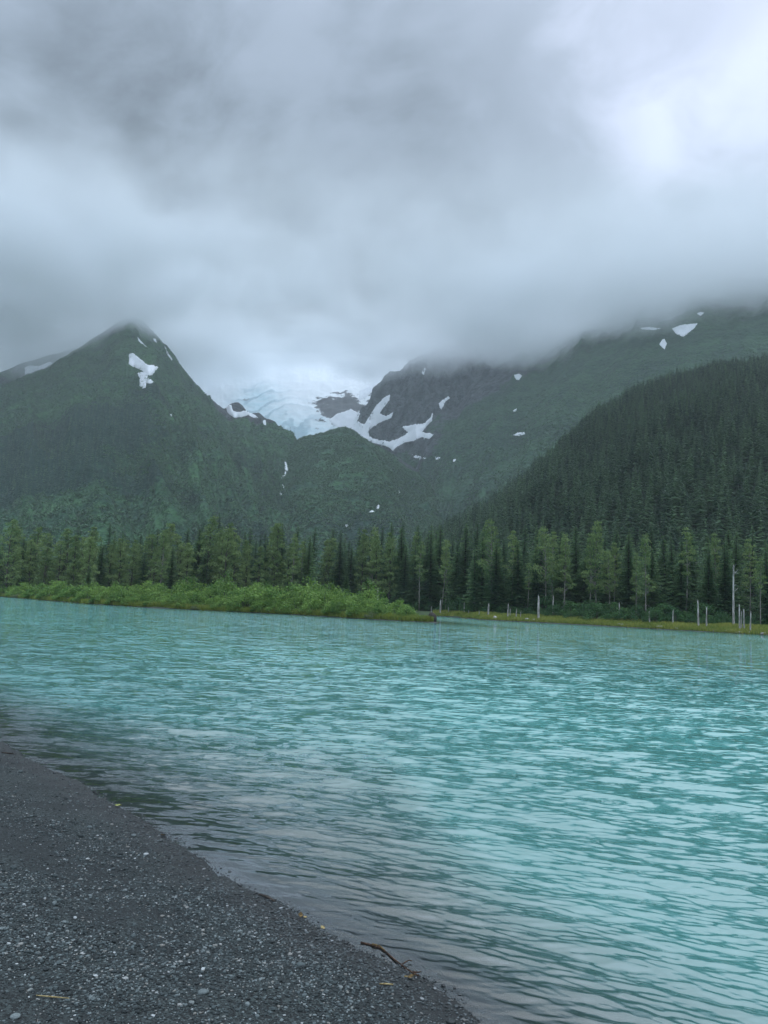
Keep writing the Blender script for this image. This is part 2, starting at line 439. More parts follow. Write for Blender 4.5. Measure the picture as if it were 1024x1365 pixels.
def slope_mat(name, green, green2, dark, rock, rock2, tex=0.09):
    m, t = mat(name)
    p = t.pos()
    wood, rk = t.attr('wood'), t.attr('rock')
    n_ = t.noise(p, 0.012, 5, 0.6); f_ = t.noise(p, tex, 4, 0.65)
    vor = t.n('ShaderNodeTexVoronoi', inp={'Vector': p, 'Scale': tex * 1.6}).outputs['Distance']
    c = t.mix(t.maprange(t.math('ADD', t.math('MULTIPLY', n_, .55), t.math('MULTIPLY', f_, .45)), 0.40, 0.62), green, green2)
    wk = t.maprange(t.math('ADD', wood, t.math('MULTIPLY', t.math('SUBTRACT', f_, .5), 1.8)), 0.30, 0.70)
    c = t.mix(wk, c, dark)
    sv = t.vmath('MULTIPLY', p, (0.05, 0.05, 0.016))
    rn = t.noise(sv, 1.0, 6, 0.7)
    rc = t.mix(t.maprange(rn, 0.38, 0.62), rock, rock2)
    rkk = t.maprange(t.math('ADD', rk, t.math('MULTIPLY', t.math('SUBTRACT', t.noise(p, 0.03, 5, .65), .5), 1.1)), 0.42, 0.60)
    c = t.mix(rkk, c, rc)
    h = t.math('ADD', t.math('MULTIPLY', f_, 1.0), t.math('MULTIPLY', vor, 0.7))
    t.out(t.bsdf(Base_Color=c, Roughness=0.95, Specular_IOR_Level=0.1, Normal=t.bump(h, 1.0, 7.0)).outputs[0])
    return m
GREEN = slope_mat('slope_green', (0.022, 0.060, 0.036), (0.052, 0.128, 0.052), (0.013, 0.038, 0.028), (0.032, 0.038, 0.042), (0.088, 0.096, 0.100))
ROCK = slope_mat('slope_rock', (0.024, 0.058, 0.038), (0.046, 0.102, 0.052), (0.018, 0.042, 0.034), (0.026, 0.032, 0.037), (0.092, 0.102, 0.108), 0.07)
FLOOR = slope_mat('slope_floor', (0.012, 0.028, 0.016), (0.02, 0.045, 0.02), (0.010, 0.024, 0.016), (0.03, 0.035, 0.03), (0.05, 0.05, 0.045), 0.2)

zero = lambda P, g_, r_, av: np.zeros(len(P))
# left peak with its right shoulder
def wood_left(P, g_, r_, av):
    px = P[:, 0] / P[:, 1] * 1000 + 512
    h = P[:, 2]
    n_ = fbm(P / 160., 4)
    return np.clip(0.50 + 1.2 * n_ - sstep(280, 520, h) * 0.6 + blobs(P, [(150, 590, 1500, 170, .6), (30, 640, 1200, 160, .5), (210, 640, 1250, 130, .5), (300, 640, 1300, 150, -.7), (130, 480, 1950, 150, -.4), (330, 600, 1650, 160, -.6), (95, 680, 900, 110, -.3)]), 0, 1)
def rock_left(P, g_, r_, av):
    return np.clip(sstep(640, 820, P[:, 2]) * 0.55 + blobs(P, [(322, 551, 2080, 75, 1.7), (360, 570, 2030, 70, 1.5), (345, 562, 2060, 50, 1.0), (290, 540, 2120, 40, .7), (240, 500, 2200, 60, .35), (260, 570, 1950, 60, .25)]) + 0.15 * r_, 0, 1)
ridge('mountain', [(-420, 640, 1900), (-250, 600, 2050), (-80, 547, 2150), (0, 515, 2200), (60, 491, 2230), (100, 466, 2240), (140, 441, 2250), (160, 429, 2250), (174, 421, 2250), (190, 427, 2250), (207, 445, 2240), (228, 470, 2220), (245, 492, 2200), (262, 513, 2170), (275, 526, 2140), (292, 541, 2115), (300, 546, 2110), (307, 538, 2105), (318, 536, 2100), (327, 545, 2090), (334, 551, 2080), (345, 549, 2070), (354, 557, 2060), (364, 559, 2050), (371, 568, 2040), (382, 571, 2030), (390, 582, 2010), (420, 610, 1980), (450, 650, 1950)],
      [(-420, 760), (-100, 700), (150, 690), (300, 760), (400, 960), (470, 1200)], GREEN, 420, 240, 1.10, attrs={'wood': wood_left, 'rock': rock_left}, gully=60, rough=20, jag=10)
# green dome in front of the glacier
ridge('hill', [(330, 690, 1650), (360, 640, 1760), (385, 597, 1840), (400, 584, 1860), (428, 577, 1880), (445, 571, 1890), (458, 569, 1890), (472, 574, 1890), (490, 587, 1890), (512, 600, 1880), (535, 612, 1870), (552, 624, 1850), (590, 668, 1800), (640, 720, 1700)],
      [(300, 1150), (360, 1000), (450, 950), (560, 980), (640, 1300)], GREEN, 260, 180, 0.95, back=450, gully=34, rough=13, jag=7,
      attrs={'wood': lambda P, g_, r_, av: np.clip(0.12 + 0.8 * fbm(P / 150., 4) + blobs(P, [(560, 670, 1250, 90, .6), (520, 690, 1100, 90, .4)]), 0, 1),
             'rock': lambda P, g_, r_, av: np.clip(blobs(P, [(400, 585, 1860, 40, .5), (545, 622, 1850, 55, .8), (380, 640, 1550, 26, .4), (450, 571, 1890, 25, .4)]), 0, 1)})
HILLS['dome'] = HILLS.pop('hill')
# rocky massif with snow gullies, then the long green ridge running off to the right
ridge('hill', [(440, 618, 2480), (458, 588, 2470), (470, 570, 2465), (478, 552, 2462), (489, 541, 2458), (497, 519, 2452), (508, 511, 2450), (518, 497, 2450), (533, 493, 2450), (545, 481, 2450), (560, 472, 2450), (620, 455, 2440), (700, 450, 2430), (800, 440, 2400)],
      [(420, 2120), (500, 1960), (560, 1860), (680, 1800), (800, 1750)], ROCK, 300, 200, 0.85, back=700, gully=75, rough=36, jag=24,
      attrs={'wood': zero, 'rock': lambda P, g_, r_, av: np.clip(0.35 + sstep(380, 520, P[:, 2]) * .5 + .3 * r_, 0, 1)})
HILLS['massif'] = HILLS.pop('hill')
ridge('hill', [(545, 600, 2500), (575, 520, 2520), (640, 470, 2540), (690, 462, 2480), (740, 448, 2380), (800, 424, 2230), (880, 392, 2050), (950, 378, 1950), (1024, 368, 1870), (1150, 340, 1750), (1350, 330, 1600)],
      [(530, 1550), (560, 1250), (640, 1050), (800, 900), (1024, 850), (1350, 800)], ROCK, 420, 220, 1.0, back=900, gully=48, rough=16, jag=6, gfreq=1 / 210.,
      attrs={'wood': lambda P, g_, r_, av: np.clip(0.10 + 0.7 * fbm(P / 170., 4) + sstep(260, 120, P[:, 2]) * .5, 0, 1),
             'rock': lambda P, g_, r_, av: np.clip(sstep(560, 760, P[:, 2]) * .45 + .2 * r_ + blobs(P, [(610, 560, 2300, 170, .75), (560, 605, 2050, 90, .8), (660, 560, 2250, 120, .35)]) - blobs(P, [(680, 600, 1900, 150, .4)]), 0, 1)})
HILLS['long_ridge'] = HILLS.pop('hill')
# far shoulder at the left edge
ridge('hill', [(-300, 560, 2420), (-60, 512, 2420), (0, 497, 2420), (22, 487, 2420), (60, 474, 2420), (110, 462, 2420), (170, 458, 2420)],
      [(-300, 1900), (170, 1900)], ROCK, 160, 90, 1.0, back=600, gully=40, rough=18, jag=8,
      attrs={'wood': zero, 'rock': lambda P, g_, r_, av: np.clip(.5 + .4 * r_, 0, 1)})
HILLS['shoulder'] = HILLS.pop('hill')
# wooded hill on the right
ridge('hill', [(440, 808.5, 560), (510, 770, 640), (575, 722, 700), (620, 697, 740), (665, 668, 780), (705, 640, 810), (750, 598, 840), (800, 556, 870), (850, 523, 890), (900, 505, 905), (960, 494, 920), (1024, 482, 940), (1150, 462, 960), (1400, 420, 1000)],
      [(440, 500), (540, 420), (640, 330), (800, 262), (1000, 246), (1400, 230)], FLOOR, 300, 160, 1.0, back=600, gully=16, rough=7, jag=3,
      attrs={'wood': zero, 'rock': zero})
HILLS['wooded'] = HILLS.pop('hill')
# glacier and snow basin
m, t = mat('glacier_ice'); p = t.pos()
ic = t.attr('ice')
n_ = t.noise(t.vmath('MULTIPLY', p, (0.02, 0.035, 0.05)), 1.0, 5, 0.65)
crev = t.n('ShaderNodeTexWave', wave_type='BANDS', bands_direction='Y', inp={'Vector': p, 'Scale': 0.006, 'Distortion': 22.0, 'Detail': 4.0, 'Detail Scale': 0.6}).outputs['Fac']
c = t.mix(t.math('MULTIPLY', ic, t.maprange(n_, .3, .7, .55, 1.0)), (0.90, 0.92, 0.93), (0.60, 0.78, 0.83))
c = t.mix(t.math('MULTIPLY', ic, t.maprange(crev, 0.70, 0.95, 0, .55)), c, (0.22, 0.36, 0.42))
rkk = t.maprange(t.math('ADD', t.attr('rock'), t.math('MULTIPLY', t.math('SUBTRACT', t.noise(t.vmath('MULTIPLY', p, (0.018, 0.018, 0.040)), 1.0, 8, .75), .5), 3.0)), 0.5, 0.56)
c = t.mix(rkk, c, t.mix(t.noise(p, 0.05, 5), (0.05, 0.055, 0.06), (0.13, 0.13, 0.135)))
t.out(t.bsdf(Base_Color=c, Roughness=0.7, Normal=t.bump(t.math('ADD', n_, crev), t.math('ADD', .25, t.math('MULTIPLY', ic, .5)), 3.0)).outputs[0])
me_gl = ridge('glacier', [(180, 505, 2800), (240, 484, 2800), (300, 474, 2850), (360, 470, 2850), (420, 471, 2850), (480, 475, 2820), (540, 480, 2780), (600, 488, 2750)],
      [(240, 2250), (300, 2200), (380, 2120), (450, 2080), (520, 2060), (560, 2100)], m, 260, 180, 0.72, back=500, gully=12, rough=14, jag=10,
      attrs={'ice': lambda P, g_, r_, av: np.clip(blobs(P, [(385, 565, 2330, 150, 1.0), (345, 556, 2400, 120, .8), (420, 575, 2280, 90, .9), (335, 530, 2600, 80, .6), (350, 528, 2600, 70, .5)]), 0, 1),
             'rock': lambda P, g_, r_, av: np.clip(blobs(P, [(447, 528, 2450, 85, 1.2), (472, 536, 2420, 60, .9), (428, 523, 2500, 50, .8), (460, 518, 2520, 60, .7), (490, 518, 2500, 55, .5), (325, 527, 2600, 20, .3)]), 0, 1)})
for k, (me_, V_, A_, sh_) in HILLS.items():
    link('glacier' if k == 'glacier' else 'mountain' if k == 'mountain' else 'hill', me_, kind='structure')

# ------------------------------------------------------------------ tools that find the terrain under a point
TREES = {}
def bvh(k):
    if k not in TREES:
        V_, (a_, b_) = HILLS[k][1], HILLS[k][3]
        TREES[k] = BVHTree.FromPolygons([Vector(x) for x in V_], [tuple(f) for f in grid_faces(a_, b_).tolist()])
    return TREES[k]
def hit(keys, px, py):
    d = Vector(ray(px, py)).normalized(); best = None
    for k in keys:
        h = bvh(k).ray_cast(Vector(EYE), d)
        if h[0] is not None and (best is None or h[3] < best[3]): best = h
    return best

# ================================================================== SNOW PATCHES
m, t = mat('snow'); p = t.pos()
n_ = t.noise(p, 0.06, 4, .6)
t.out(t.bsdf(Base_Color=t.mix(n_, (0.72, 0.75, 0.79), (0.86, 0.88, 0.90)), Roughness=0.75, Normal=t.bump(n_, .5, 2.0)).outputs[0])
SNOW = m
def snow(poly, keys, label, thick=2.0, jit=0.8, group=None, name='snow_patch', cat='snow patch', mat_=SNOW):
    # subdivide and roughen the outline
    out = []; q = list(poly)
    for (x0, y0), (x1, y1) in zip(q, q[1:] + q[:1]):
        L = math.hypot(x1 - x0, y1 - y0); k = max(1, int(L / 1.3))
        for i in range(k):
            f = i / k; j = jit * min(1, L / 6)
            out.append((x0 + (x1 - x0) * f + random.uniform(-j, j) * .6, y0 + (y1 - y0) * f + random.uniform(-j, j) * .45))
    xs = [a for a, b in out]; ys = [b for a, b in out]; nb = len(out)
    st = max(0.7, min(2.0, (max(xs) - min(xs)) / 9))
    pts = [Vector(a) for a in out]
    yy = min(ys)
    while yy < max(ys):
        xx = min(xs)
        while xx < max(xs):
            pts.append(Vector((xx + random.uniform(-.2, .2) * st, yy + random.uniform(-.2, .2) * st))); xx += st
        yy += st * 0.8
    r_ = delaunay_2d_cdt(pts, [(i, (i + 1) % nb) for i in range(nb)], [], 2, 1e-4)
    vs, _, fs, ov = r_[0], r_[1], r_[2], r_[3]
    def inside(x, y):
        c_ = False; j = nb - 1
        for i in range(nb):
            (xi, yi), (xj, yj) = out[i], out[j]
            if (yi > y) != (yj > y) and x < (xj - xi) * (y - yi) / (yj - yi) + xi: c_ = not c_
            j = i
        return c_
    V, good = [], []
    for v, o in zip(vs, ov):
        h = hit(keys, v[0], v[1])
        if h is None: V.append((0, 0, 0)); good.append(False); continue
        edge = any(i < nb for i in o)
        pz = h[0] + Vector((0, 0, 1)) * (thick * (0.25 if edge else 1.0)) + h[1] * (0.6 if not edge else 0.2)
        V.append(tuple(pz)); good.append(True)
    F = []
    for f in fs:
        if len(f) != 3 or not all(good[i] for i in f): continue
        cx_ = sum(vs[i][0] for i in f) / 3; cy_ = sum(vs[i][1] for i in f) / 3
        if not inside(cx_, cy_): continue
        a, b, c_ = [np.array(V[i]) for i in f]
        if max(np.linalg.norm(a - b), np.linalg.norm(b - c_), np.linalg.norm(a - c_)) > 140: continue
        F.append(tuple(f))
    if len(F) < 1: print('snow patch lost:', label); return
    par = {}
    def fd(i):
        while par.setdefault(i, i) != i: i = par[i]
        return i
    for f in F: par[fd(f[1])] = fd(f[0]); par[fd(f[2])] = fd(f[0])
    cn = {}
    for f in F: cn[fd(f[0])] = cn.get(fd(f[0]), 0) + 1
    big_ = max(cn, key=cn.get); F = [f for f in F if fd(f[0]) == big_]
    used = sorted({i for f in F for i in f}); mp = {i: k for k, i in enumerate(used)}
    V = np.array([V[i] for i in used]); F = [tuple(mp[i] for i in f) for f in F]
    ctr = V.mean(0)
    ctr[2] = V[:, 2].min()
    F = [f if np.cross(V[f[1]] - V[f[0]], V[f[2]] - V[f[0]])[2] > 0 else f[::-1] for f in F]
    # closed underside so the patch has real thickness
    n = len(V); cnt = {}
    for f in F:
        for a, b in ((f[0], f[1]), (f[1], f[2]), (f[2], f[0])): cnt[(a, b)] = 1
    F2 = list(F) + [tuple(i + n for i in f[::-1]) for f in F]
    for (a, b) in cnt:
        if (b, a) not in cnt: F2 += [(a, a + n, b + n), (a, b + n, b)]
    V2 = np.concatenate([V, V - np.array([0, 0, thick + 2.5])]) - ctr
    me = np_mesh(name, V2, F2, mat_, True)
    o = link(name, me, None, label, cat, group); o.location = tuple(ctr)
    return o
LM, LR = ['mountain'], ['long_ridge', 'massif']
GB = ['massif', 'glacier', 'long_ridge']
snow([(172, 474), (178, 472), (186, 480), (196, 488), (205, 489), (211, 490), (207, 495), (203, 501), (196, 500), (189, 494), (180, 490), (172, 486)], LM, 'largest white snow patch high on the pointed green peak', thick=6)
snow([(183, 498), (190, 497), (197, 500), (196, 506), (205, 509), (203, 511), (195, 511), (194, 517), (190, 518), (186, 514), (186, 504)], LM, 'forked snow patch just below the largest one on the pointed peak', jit=.5, thick=5)
snow([(183, 449), (187, 453), (194, 461), (196, 463), (191, 460), (185, 455)], LM, 'thin slanting snow streak near the misty tip of the pointed peak', jit=.3)
snow([(204, 451), (208, 452), (209, 457), (205, 454)], LM, 'tiny snow fleck beside the misty summit of the pointed peak', jit=.2)
snow([(219, 460), (223, 468), (230, 479), (229, 481), (222, 471)], LM, 'narrow snow streak on the right edge of the pointed peak', jit=.3)
snow([(227, 552), (229, 553), (229, 555), (227, 554)], LM, 'small lone snow dot on the green flank of the pointed peak', jit=.2)
snow([(33, 490), (40, 487), (52, 488), (66, 482), (70, 484), (58, 492), (44, 498), (33, 501)], ['shoulder', 'mountain'], 'snow field on the far shoulder behind the pointed peak', jit=.5)
snow([(301, 541), (308, 540), (311, 549), (318, 550), (330, 548), (333, 553), (322, 556), (312, 557), (303, 550)], LM, 'ragged snow patch on the dark rocks beside the glacier', jit=.6, thick=5)
snow([(330, 549), (340, 553), (344, 557), (338, 557), (331, 553)], LM, 'small snow scrap on dark rocks right of the ragged patch', jit=.4)
snow([(350, 561), (354, 560), (355, 567), (351, 566)], LM, 'upright snow scrap in a cleft of the dark rocks', jit=.3)
# white gullies of the rocky massif
snow([(462, 592), (470, 580), (486, 566), (494, 553), (503, 540), (512, 531), (520, 527), (519, 534), (510, 545), (506, 552), (515, 556), (524, 550), (522, 557), (508, 563), (499, 568), (491, 574), (492, 583), (505, 588), (520, 590), (537, 583), (545, 577), (536, 570), (552, 567), (566, 566), (573, 558), (577, 551), (576, 561), (568, 569), (562, 577), (578, 580), (572, 585), (562, 583), (552, 588), (540, 590), (530, 595), (524, 601), (518, 596), (505, 592), (494, 590), (480, 588)], GB, 'big branching snow gully on the grey rocky massif', thick=6, jit=.8)
snow([(438, 560), (450, 552), (468, 546), (480, 552), (476, 562), (488, 568), (480, 580), (470, 588), (455, 575)], GB, 'smooth white snow apron below the rock island', thick=5)
snow([(480, 520), (490, 516), (500, 512), (496, 522), (488, 530), (478, 534)], GB, 'slanting snow band left of the misty massif top', jit=.6)
snow([(585, 538), (590, 533), (598, 528), (600, 531), (594, 535), (592, 540), (588, 547), (586, 543)], GB, 'crooked snow streak high on the grey massif', jit=.4)
snow([(562, 497), (566, 490), (568, 492), (565, 500)], GB, 'snow fleck at the misty top of the massif', jit=.3)
snow([(549, 606), (556, 607), (568, 611), (562, 612), (551, 610)], GB + ['dome'], 'thin snow strip at the foot of the grey massif', jit=.3)
snow([(580, 609), (587, 610), (586, 612), (581, 613)], GB + ['dome'], 'stub of snow right of the thin strip', jit=.3)
snow([(604, 613), (608, 612), (607, 615), (604, 616)], GB + ['dome'], 'snow dot above the green notch of the valley', jit=.2)
snow([(684, 580), (690, 577), (699, 576), (700, 579), (692, 581)], LR, 'flat snow patch low on the long green ridge', jit=.4)
snow([(684, 547), (689, 545), (688, 548), (685, 549)], LR, 'tiny snow patch above the flat one on the long ridge', jit=.3)
snow([(685, 500), (692, 498), (696, 501), (692, 507), (688, 506)], LR, 'small snow patch at the cloud edge on the long ridge', jit=.4)
snow([(896, 438), (908, 433), (921, 432), (930, 431), (926, 437), (919, 443), (911, 449), (902, 446)], LR, 'largest snow patch on the long ridge under the cloud', jit=.6)
snow([(879, 459), (883, 453), (886, 452), (889, 458), (886, 466), (882, 462)], LR, 'kite shaped snow patch below the largest one on the long ridge', jit=.4)
snow([(854, 437), (866, 436), (881, 438), (872, 440), (856, 439)], LR, 'long flat snow streak beside the largest patch on the long ridge', jit=.3)
snow([(929, 418), (934, 416), (939, 417), (934, 421)], LR, 'faint snow patch highest on the long ridge', jit=.3)
ALL = list(HILLS)
for poly, lab in [([(492, 683), (496, 681), (499, 682), (495, 684)], 'snow remnant lying in the low gully above the lakeside wood'),
                  ([(501, 677), (505, 673), (507, 675), (504, 679)], 'snow remnant in the gully just above the lower one'),
                  ([(530, 658), (532, 654), (534, 657), (532, 660)], 'snow remnant near the top of the low gully'),
                  ([(460, 701), (463, 699), (465, 701), (462, 703)], 'snow speck just above the treetops below the low gully')]:
    snow(poly, ALL, lab, jit=.2)
for poly, lab in [([(379, 613), (382, 617), (384, 626), (379, 636), (376, 640), (375, 637), (379, 628), (380, 620)], 'thin white stream falling down the green gully'),
                  ([(376, 645), (379, 648), (378, 655), (374, 661), (372, 659), (375, 652)], 'lower stretch of the white stream in the green gully')]:
    snow(poly, ALL, lab, thick=1.0, jit=.3, name='mountain_stream', cat='stream')

# ================================================================== HAZE AND LOW CLOUD
def box_mesh(name, x0, x1, y0, y1, z0, z1, m_):
    V = [(x, y, z) for x in (x0, x1) for y in (y0, y1) for z in (z0, z1)]
    return np_mesh(name, V, [(0, 1, 3, 2), (4, 6, 7, 5), (0, 4, 5, 1), (2, 3, 7, 6), (0, 2, 6, 4), (1, 5, 7, 3)], m_)
m, t = mat('haze_air')
pv = t.n('ShaderNodeVolumePrincipled', inp={'Color': (0.90, 0.97, 1.0, 1), 'Density': 0.95e-4, 'Anisotropy': 0.2})
t.out(None, pv.outputs[0])
link('haze', box_mesh('haze', -6500, 6500, -6500, 6500, -4.0, 1500, m), kind='stuff')
m, t = mat('low_cloud_air')  # low cloud over the summits, built as a volume within the haze
p = t.n('ShaderNodeTexCoord').outputs['Object']
sp = t.n('ShaderNodeSeparateXYZ', inp={0: p})
xr = t.math('ADD', t.math('MULTIPLY', t.maprange(sp.outputs['X'], -120, 800), 105.0), t.math('MULTIPLY', t.math('MULTIPLY', t.maprange(sp.outputs['X'], -450, -680), t.maprange(sp.outputs['X'], -1900, -1400)), 75.0))
gx_ = t.math('DIVIDE', t.math('ADD', sp.outputs['X'], 330.0), 360.0)
xr = t.math('SUBTRACT', xr, t.math('MULTIPLY', t.math('EXPONENT', t.math('MULTIPLY', t.math('MULTIPLY', gx_, gx_), -1.0)), 20.0))
na = t.noise(p, 0.0016, 2, .5); nb_ = t.noise(p, 0.0065, 5, .62)
zz = t.math('ADD', t.math('ADD', sp.outputs['Z'], xr), t.math('ADD', t.math('MULTIPLY', t.math('SUBTRACT', na, .5), 260.0), t.math('MULTIPLY', t.math('SUBTRACT', nb_, .5), 210.0)))
low = t.maprange(zz, 745, 865)
top = t.maprange(t.math('SUBTRACT', zz, xr), 830, 985, 1.0, 0.0)
front = t.maprange(t.math('ADD', t.vmath('LENGTH', t.vmath('MULTIPLY', p, (1, 1, 0))), t.math('MULTIPLY', t.math('SUBTRACT', na, .5), 900.0)), 1300, 1900)
den = t.math('MULTIPLY', t.math('MULTIPLY', low, top), t.math('MULTIPLY', front, 0.0095))
pv = t.n('ShaderNodeVolumePrincipled', inp={'Color': (0.93, 0.965, 0.985, 1), 'Density': den, 'Anisotropy': 0.0})
t.out(None, pv.outputs[0])
try: m.cycles.volume_step_rate = 0.25
except Exception as e: print(e)
o = link('low_cloud', box_mesh('low_cloud', -2600, 2600, 1300, 4300, 640, 1320, m), kind='stuff')

#@@VEG0@@
# ================================================================== VEGETATION
SPRUCE_LEAF = leaf_mat('spruce_needles', (0.036, 0.092, 0.046), (0.145, 0.250, 0.095), 0.45, 0.7)
PALE_LEAF = leaf_mat('pale_leaves', (0.090, 0.160, 0.055), (0.260, 0.350, 0.130), 0.3, 0.4)
BUSH_LEAF = leaf_mat('bush_leaves', (0.070, 0.155, 0.034), (0.235, 0.365, 0.085), 0.3, 0.45)
THICKET_LEAF = leaf_mat('thicket_leaves', (0.028, 0.085, 0.030), (0.090, 0.185, 0.055), 0.25, 0.4)  # darker green leaves for the understory shrubs
SAGE_LEAF = leaf_mat('sage_leaves', (0.09, 0.125, 0.065), (0.23, 0.26, 0.13), 0.3, 0.3)
GRASS = leaf_mat('grass_blades', (0.11, 0.20, 0.036), (0.38, 0.38, 0.095), 0.4, 0.0)
WOODLAND = leaf_mat('woodland_needles', (0.015, 0.046, 0.030), (0.115, 0.200, 0.095), 0.3, 0.0)
SLOPE_LEAF = leaf_mat('slope_leaves', (0.028, 0.082, 0.042), (0.090, 0.195, 0.074), 0.2, 0.0)
BARK = bark_mat('bark', (0.030, 0.026, 0.022), (0.085, 0.075, 0.062))
PALE_BARK = bark_mat('pale_bark', (0.10, 0.095, 0.08), (0.26, 0.245, 0.215))
GREY_WOOD = bark_mat('weathered_wood', (0.20, 0.19, 0.175), (0.50, 0.48, 0.45))
DARK_WOOD = bark_mat('dark_wood', (0.02, 0.017, 0.014), (0.06, 0.05, 0.04))
V3 = lambda *a: np.array(a, float)

def spruce_parts(seed, h, rad, bare=0.04, step=0.5, thin=0.0):
    rn = random.Random(seed); c = MB(); tr = MB()
    lean = [(rn.uniform(-.02, .02) * h, rn.uniform(-.02, .02) * h)]
    axis = lambda z: V3(lean[0][0] * (z / h) ** 2, lean[0][1] * (z / h) ** 2, z)
    tr.tube([axis(h * f) for f in (0, .2, .45, .7, .9, 1.0)], [h * .0125 * (1 - f) + .025 for f in (0, .2, .45, .7, .9, 1.0)], 7)
    z = bare * h + .4
    while z < h * .992:
        q = (z / h - bare) / (1 - bare)
        L0 = rad * (1 - q) ** 0.82 * (0.55 + 0.45 * min(1, q * 7)) + .16
        nb = 7 if q < .7 else 5
        a0 = rn.uniform(0, 6.28)
        for j in range(nb):
            if rn.random() < thin: continue
            a = a0 + j * 6.283 / nb + rn.uniform(-.35, .35); L = L0 * rn.uniform(.62, 1.22)
            ca, sa = math.cos(a), math.sin(a)
            zz = z + rn.uniform(-.25, .25); droop = rn.uniform(.16, .42) * (1.1 - q * .9)
            tb = rn.uniform(.1, .75)
            pt = lambda s: axis(zz) + V3(ca * L * s, sa * L * s, -droop * L * s * (1.25 - .45 * s))
            side = V3(-sa, ca, 0)
            ns = 2 if L < .9 else 3 if L < 1.8 else 4
            for k in range(ns):
                s0, s1 = (k + .15) / ns, (k + 1.25) / ns
                wd = (0.22 + .20 * L * (1 - s0 * .75)) * rn.uniform(.8, 1.25)
                p0, p1 = pt(s0), pt(min(s1, 1.08)); m_ = (p0 + p1) / 2
                dn = V3(0, 0, -rn.uniform(.10, .40) * wd - .06)
                t_ = min(1, max(0, tb + rn.uniform(-.2, .2) + .25 * s0))
                c.tri(p0, m_ + side * wd + dn, p1, t_); c.tri(p0, p1, m_ - side * wd + dn * rn.uniform(.6, 1.4), t_)
        z += step * rn.uniform(.75, 1.2) * (1.0 - .45 * q)
    for k in range(3):
        c.tri(axis(h * .97) + V3(.10, 0, 0), axis(h * .97) - V3(.1, .1, 0), axis(h * 1.012), .6)
    return tr, c

def leafy_parts(seed, h, lo, wid, clumps, per, leaf=0.42, conic=0.5, bark_r=0.011, stems=1, bare_twigs=0):
    rn = random.Random(seed); c = MB(); tr = MB()
    bend = [rn.uniform(-.03, .03) * h for _ in range(4)]
    def axis(z):
        f = z / h; return V3(bend[0] * math.sin(f * 3.1) + bend[2] * f * f, bend[1] * math.sin(f * 2.6) + bend[3] * f * f, z)
    fs = (0, .12, .3, .5, .7, .85, .97)
    tr.tube([axis(h * f) for f in fs], [h * bark_r * (1 - f * .92) + .03 for f in fs], 7)
    for k in range(clumps):
        q = (k + rn.random()) / clumps
        z = h * (lo + (1.0 - lo) * q)
        env = wid * ((1 - q) ** conic) * (.45 + .55 * min(1, q * 4.5)) + .25
        a = rn.uniform(0, 6.283); rr_ = env * math.sqrt(rn.uniform(.05, 1.0)) * rn.uniform(.8, 1.15)
        ctr = axis(z) + V3(math.cos(a) * rr_, math.sin(a) * rr_, rn.uniform(-.3, .5))
        if rr_ > .5:
            st_ = axis(max(0.05 * h, z - rr_ * rn.uniform(.35, .8)))
            mid = (st_ + ctr) / 2 + V3(0, 0, .12 * rr_)
            tr.tube([st_, mid, ctr], [h * .0030 + .02, h * .002 + .015, .012], 4, cap=False)
        cr = (0.50 + .085 * wid) * rn.uniform(.7, 1.5)
        tb = rn.uniform(.15, .75)
        for i in range(per):
            d = V3(rn.gauss(0, 1), rn.gauss(0, 1), rn.gauss(0, 1) * .62); d = d / (np.linalg.norm(d) + 1e-6) * rn.random() ** .45
            p_ = ctr + d * cr * V3(1.25, 1.25, .85)
            n_ = V3(rn.gauss(0, 1), rn.gauss(0, 1), rn.gauss(.7, .8)); n_ /= np.linalg.norm(n_) + 1e-6
            a_ = np.cross(n_, V3(rn.gauss(0, 1), rn.gauss(0, 1), rn.gauss(0, 1))); a_ /= np.linalg.norm(a_) + 1e-6
            b_ = np.cross(n_, a_); s_ = leaf * rn.uniform(.55, 1.15)
            t_ = min(1, max(0, tb + rn.uniform(-.25, .25)))
            c.quad(p_ - a_ * s_ * .5, p_ - b_ * s_ * .32, p_ + a_ * s_ * .5, p_ + b_ * s_ * .32, t_)
    for k in range(bare_twigs):
        z = h * rn.uniform(lo * .45, lo); a = rn.uniform(0, 6.28); L = rn.uniform(.6, 2.2)
        s0 = axis(z); tr.tube([s0, s0 + V3(math.cos(a) * L * .6, math.sin(a) * L * .6, L * .05), s0 + V3(math.cos(a) * L, math.sin(a) * L, -L * .15)], [.045, .03, .012], 4, cap=False)
    return tr, c
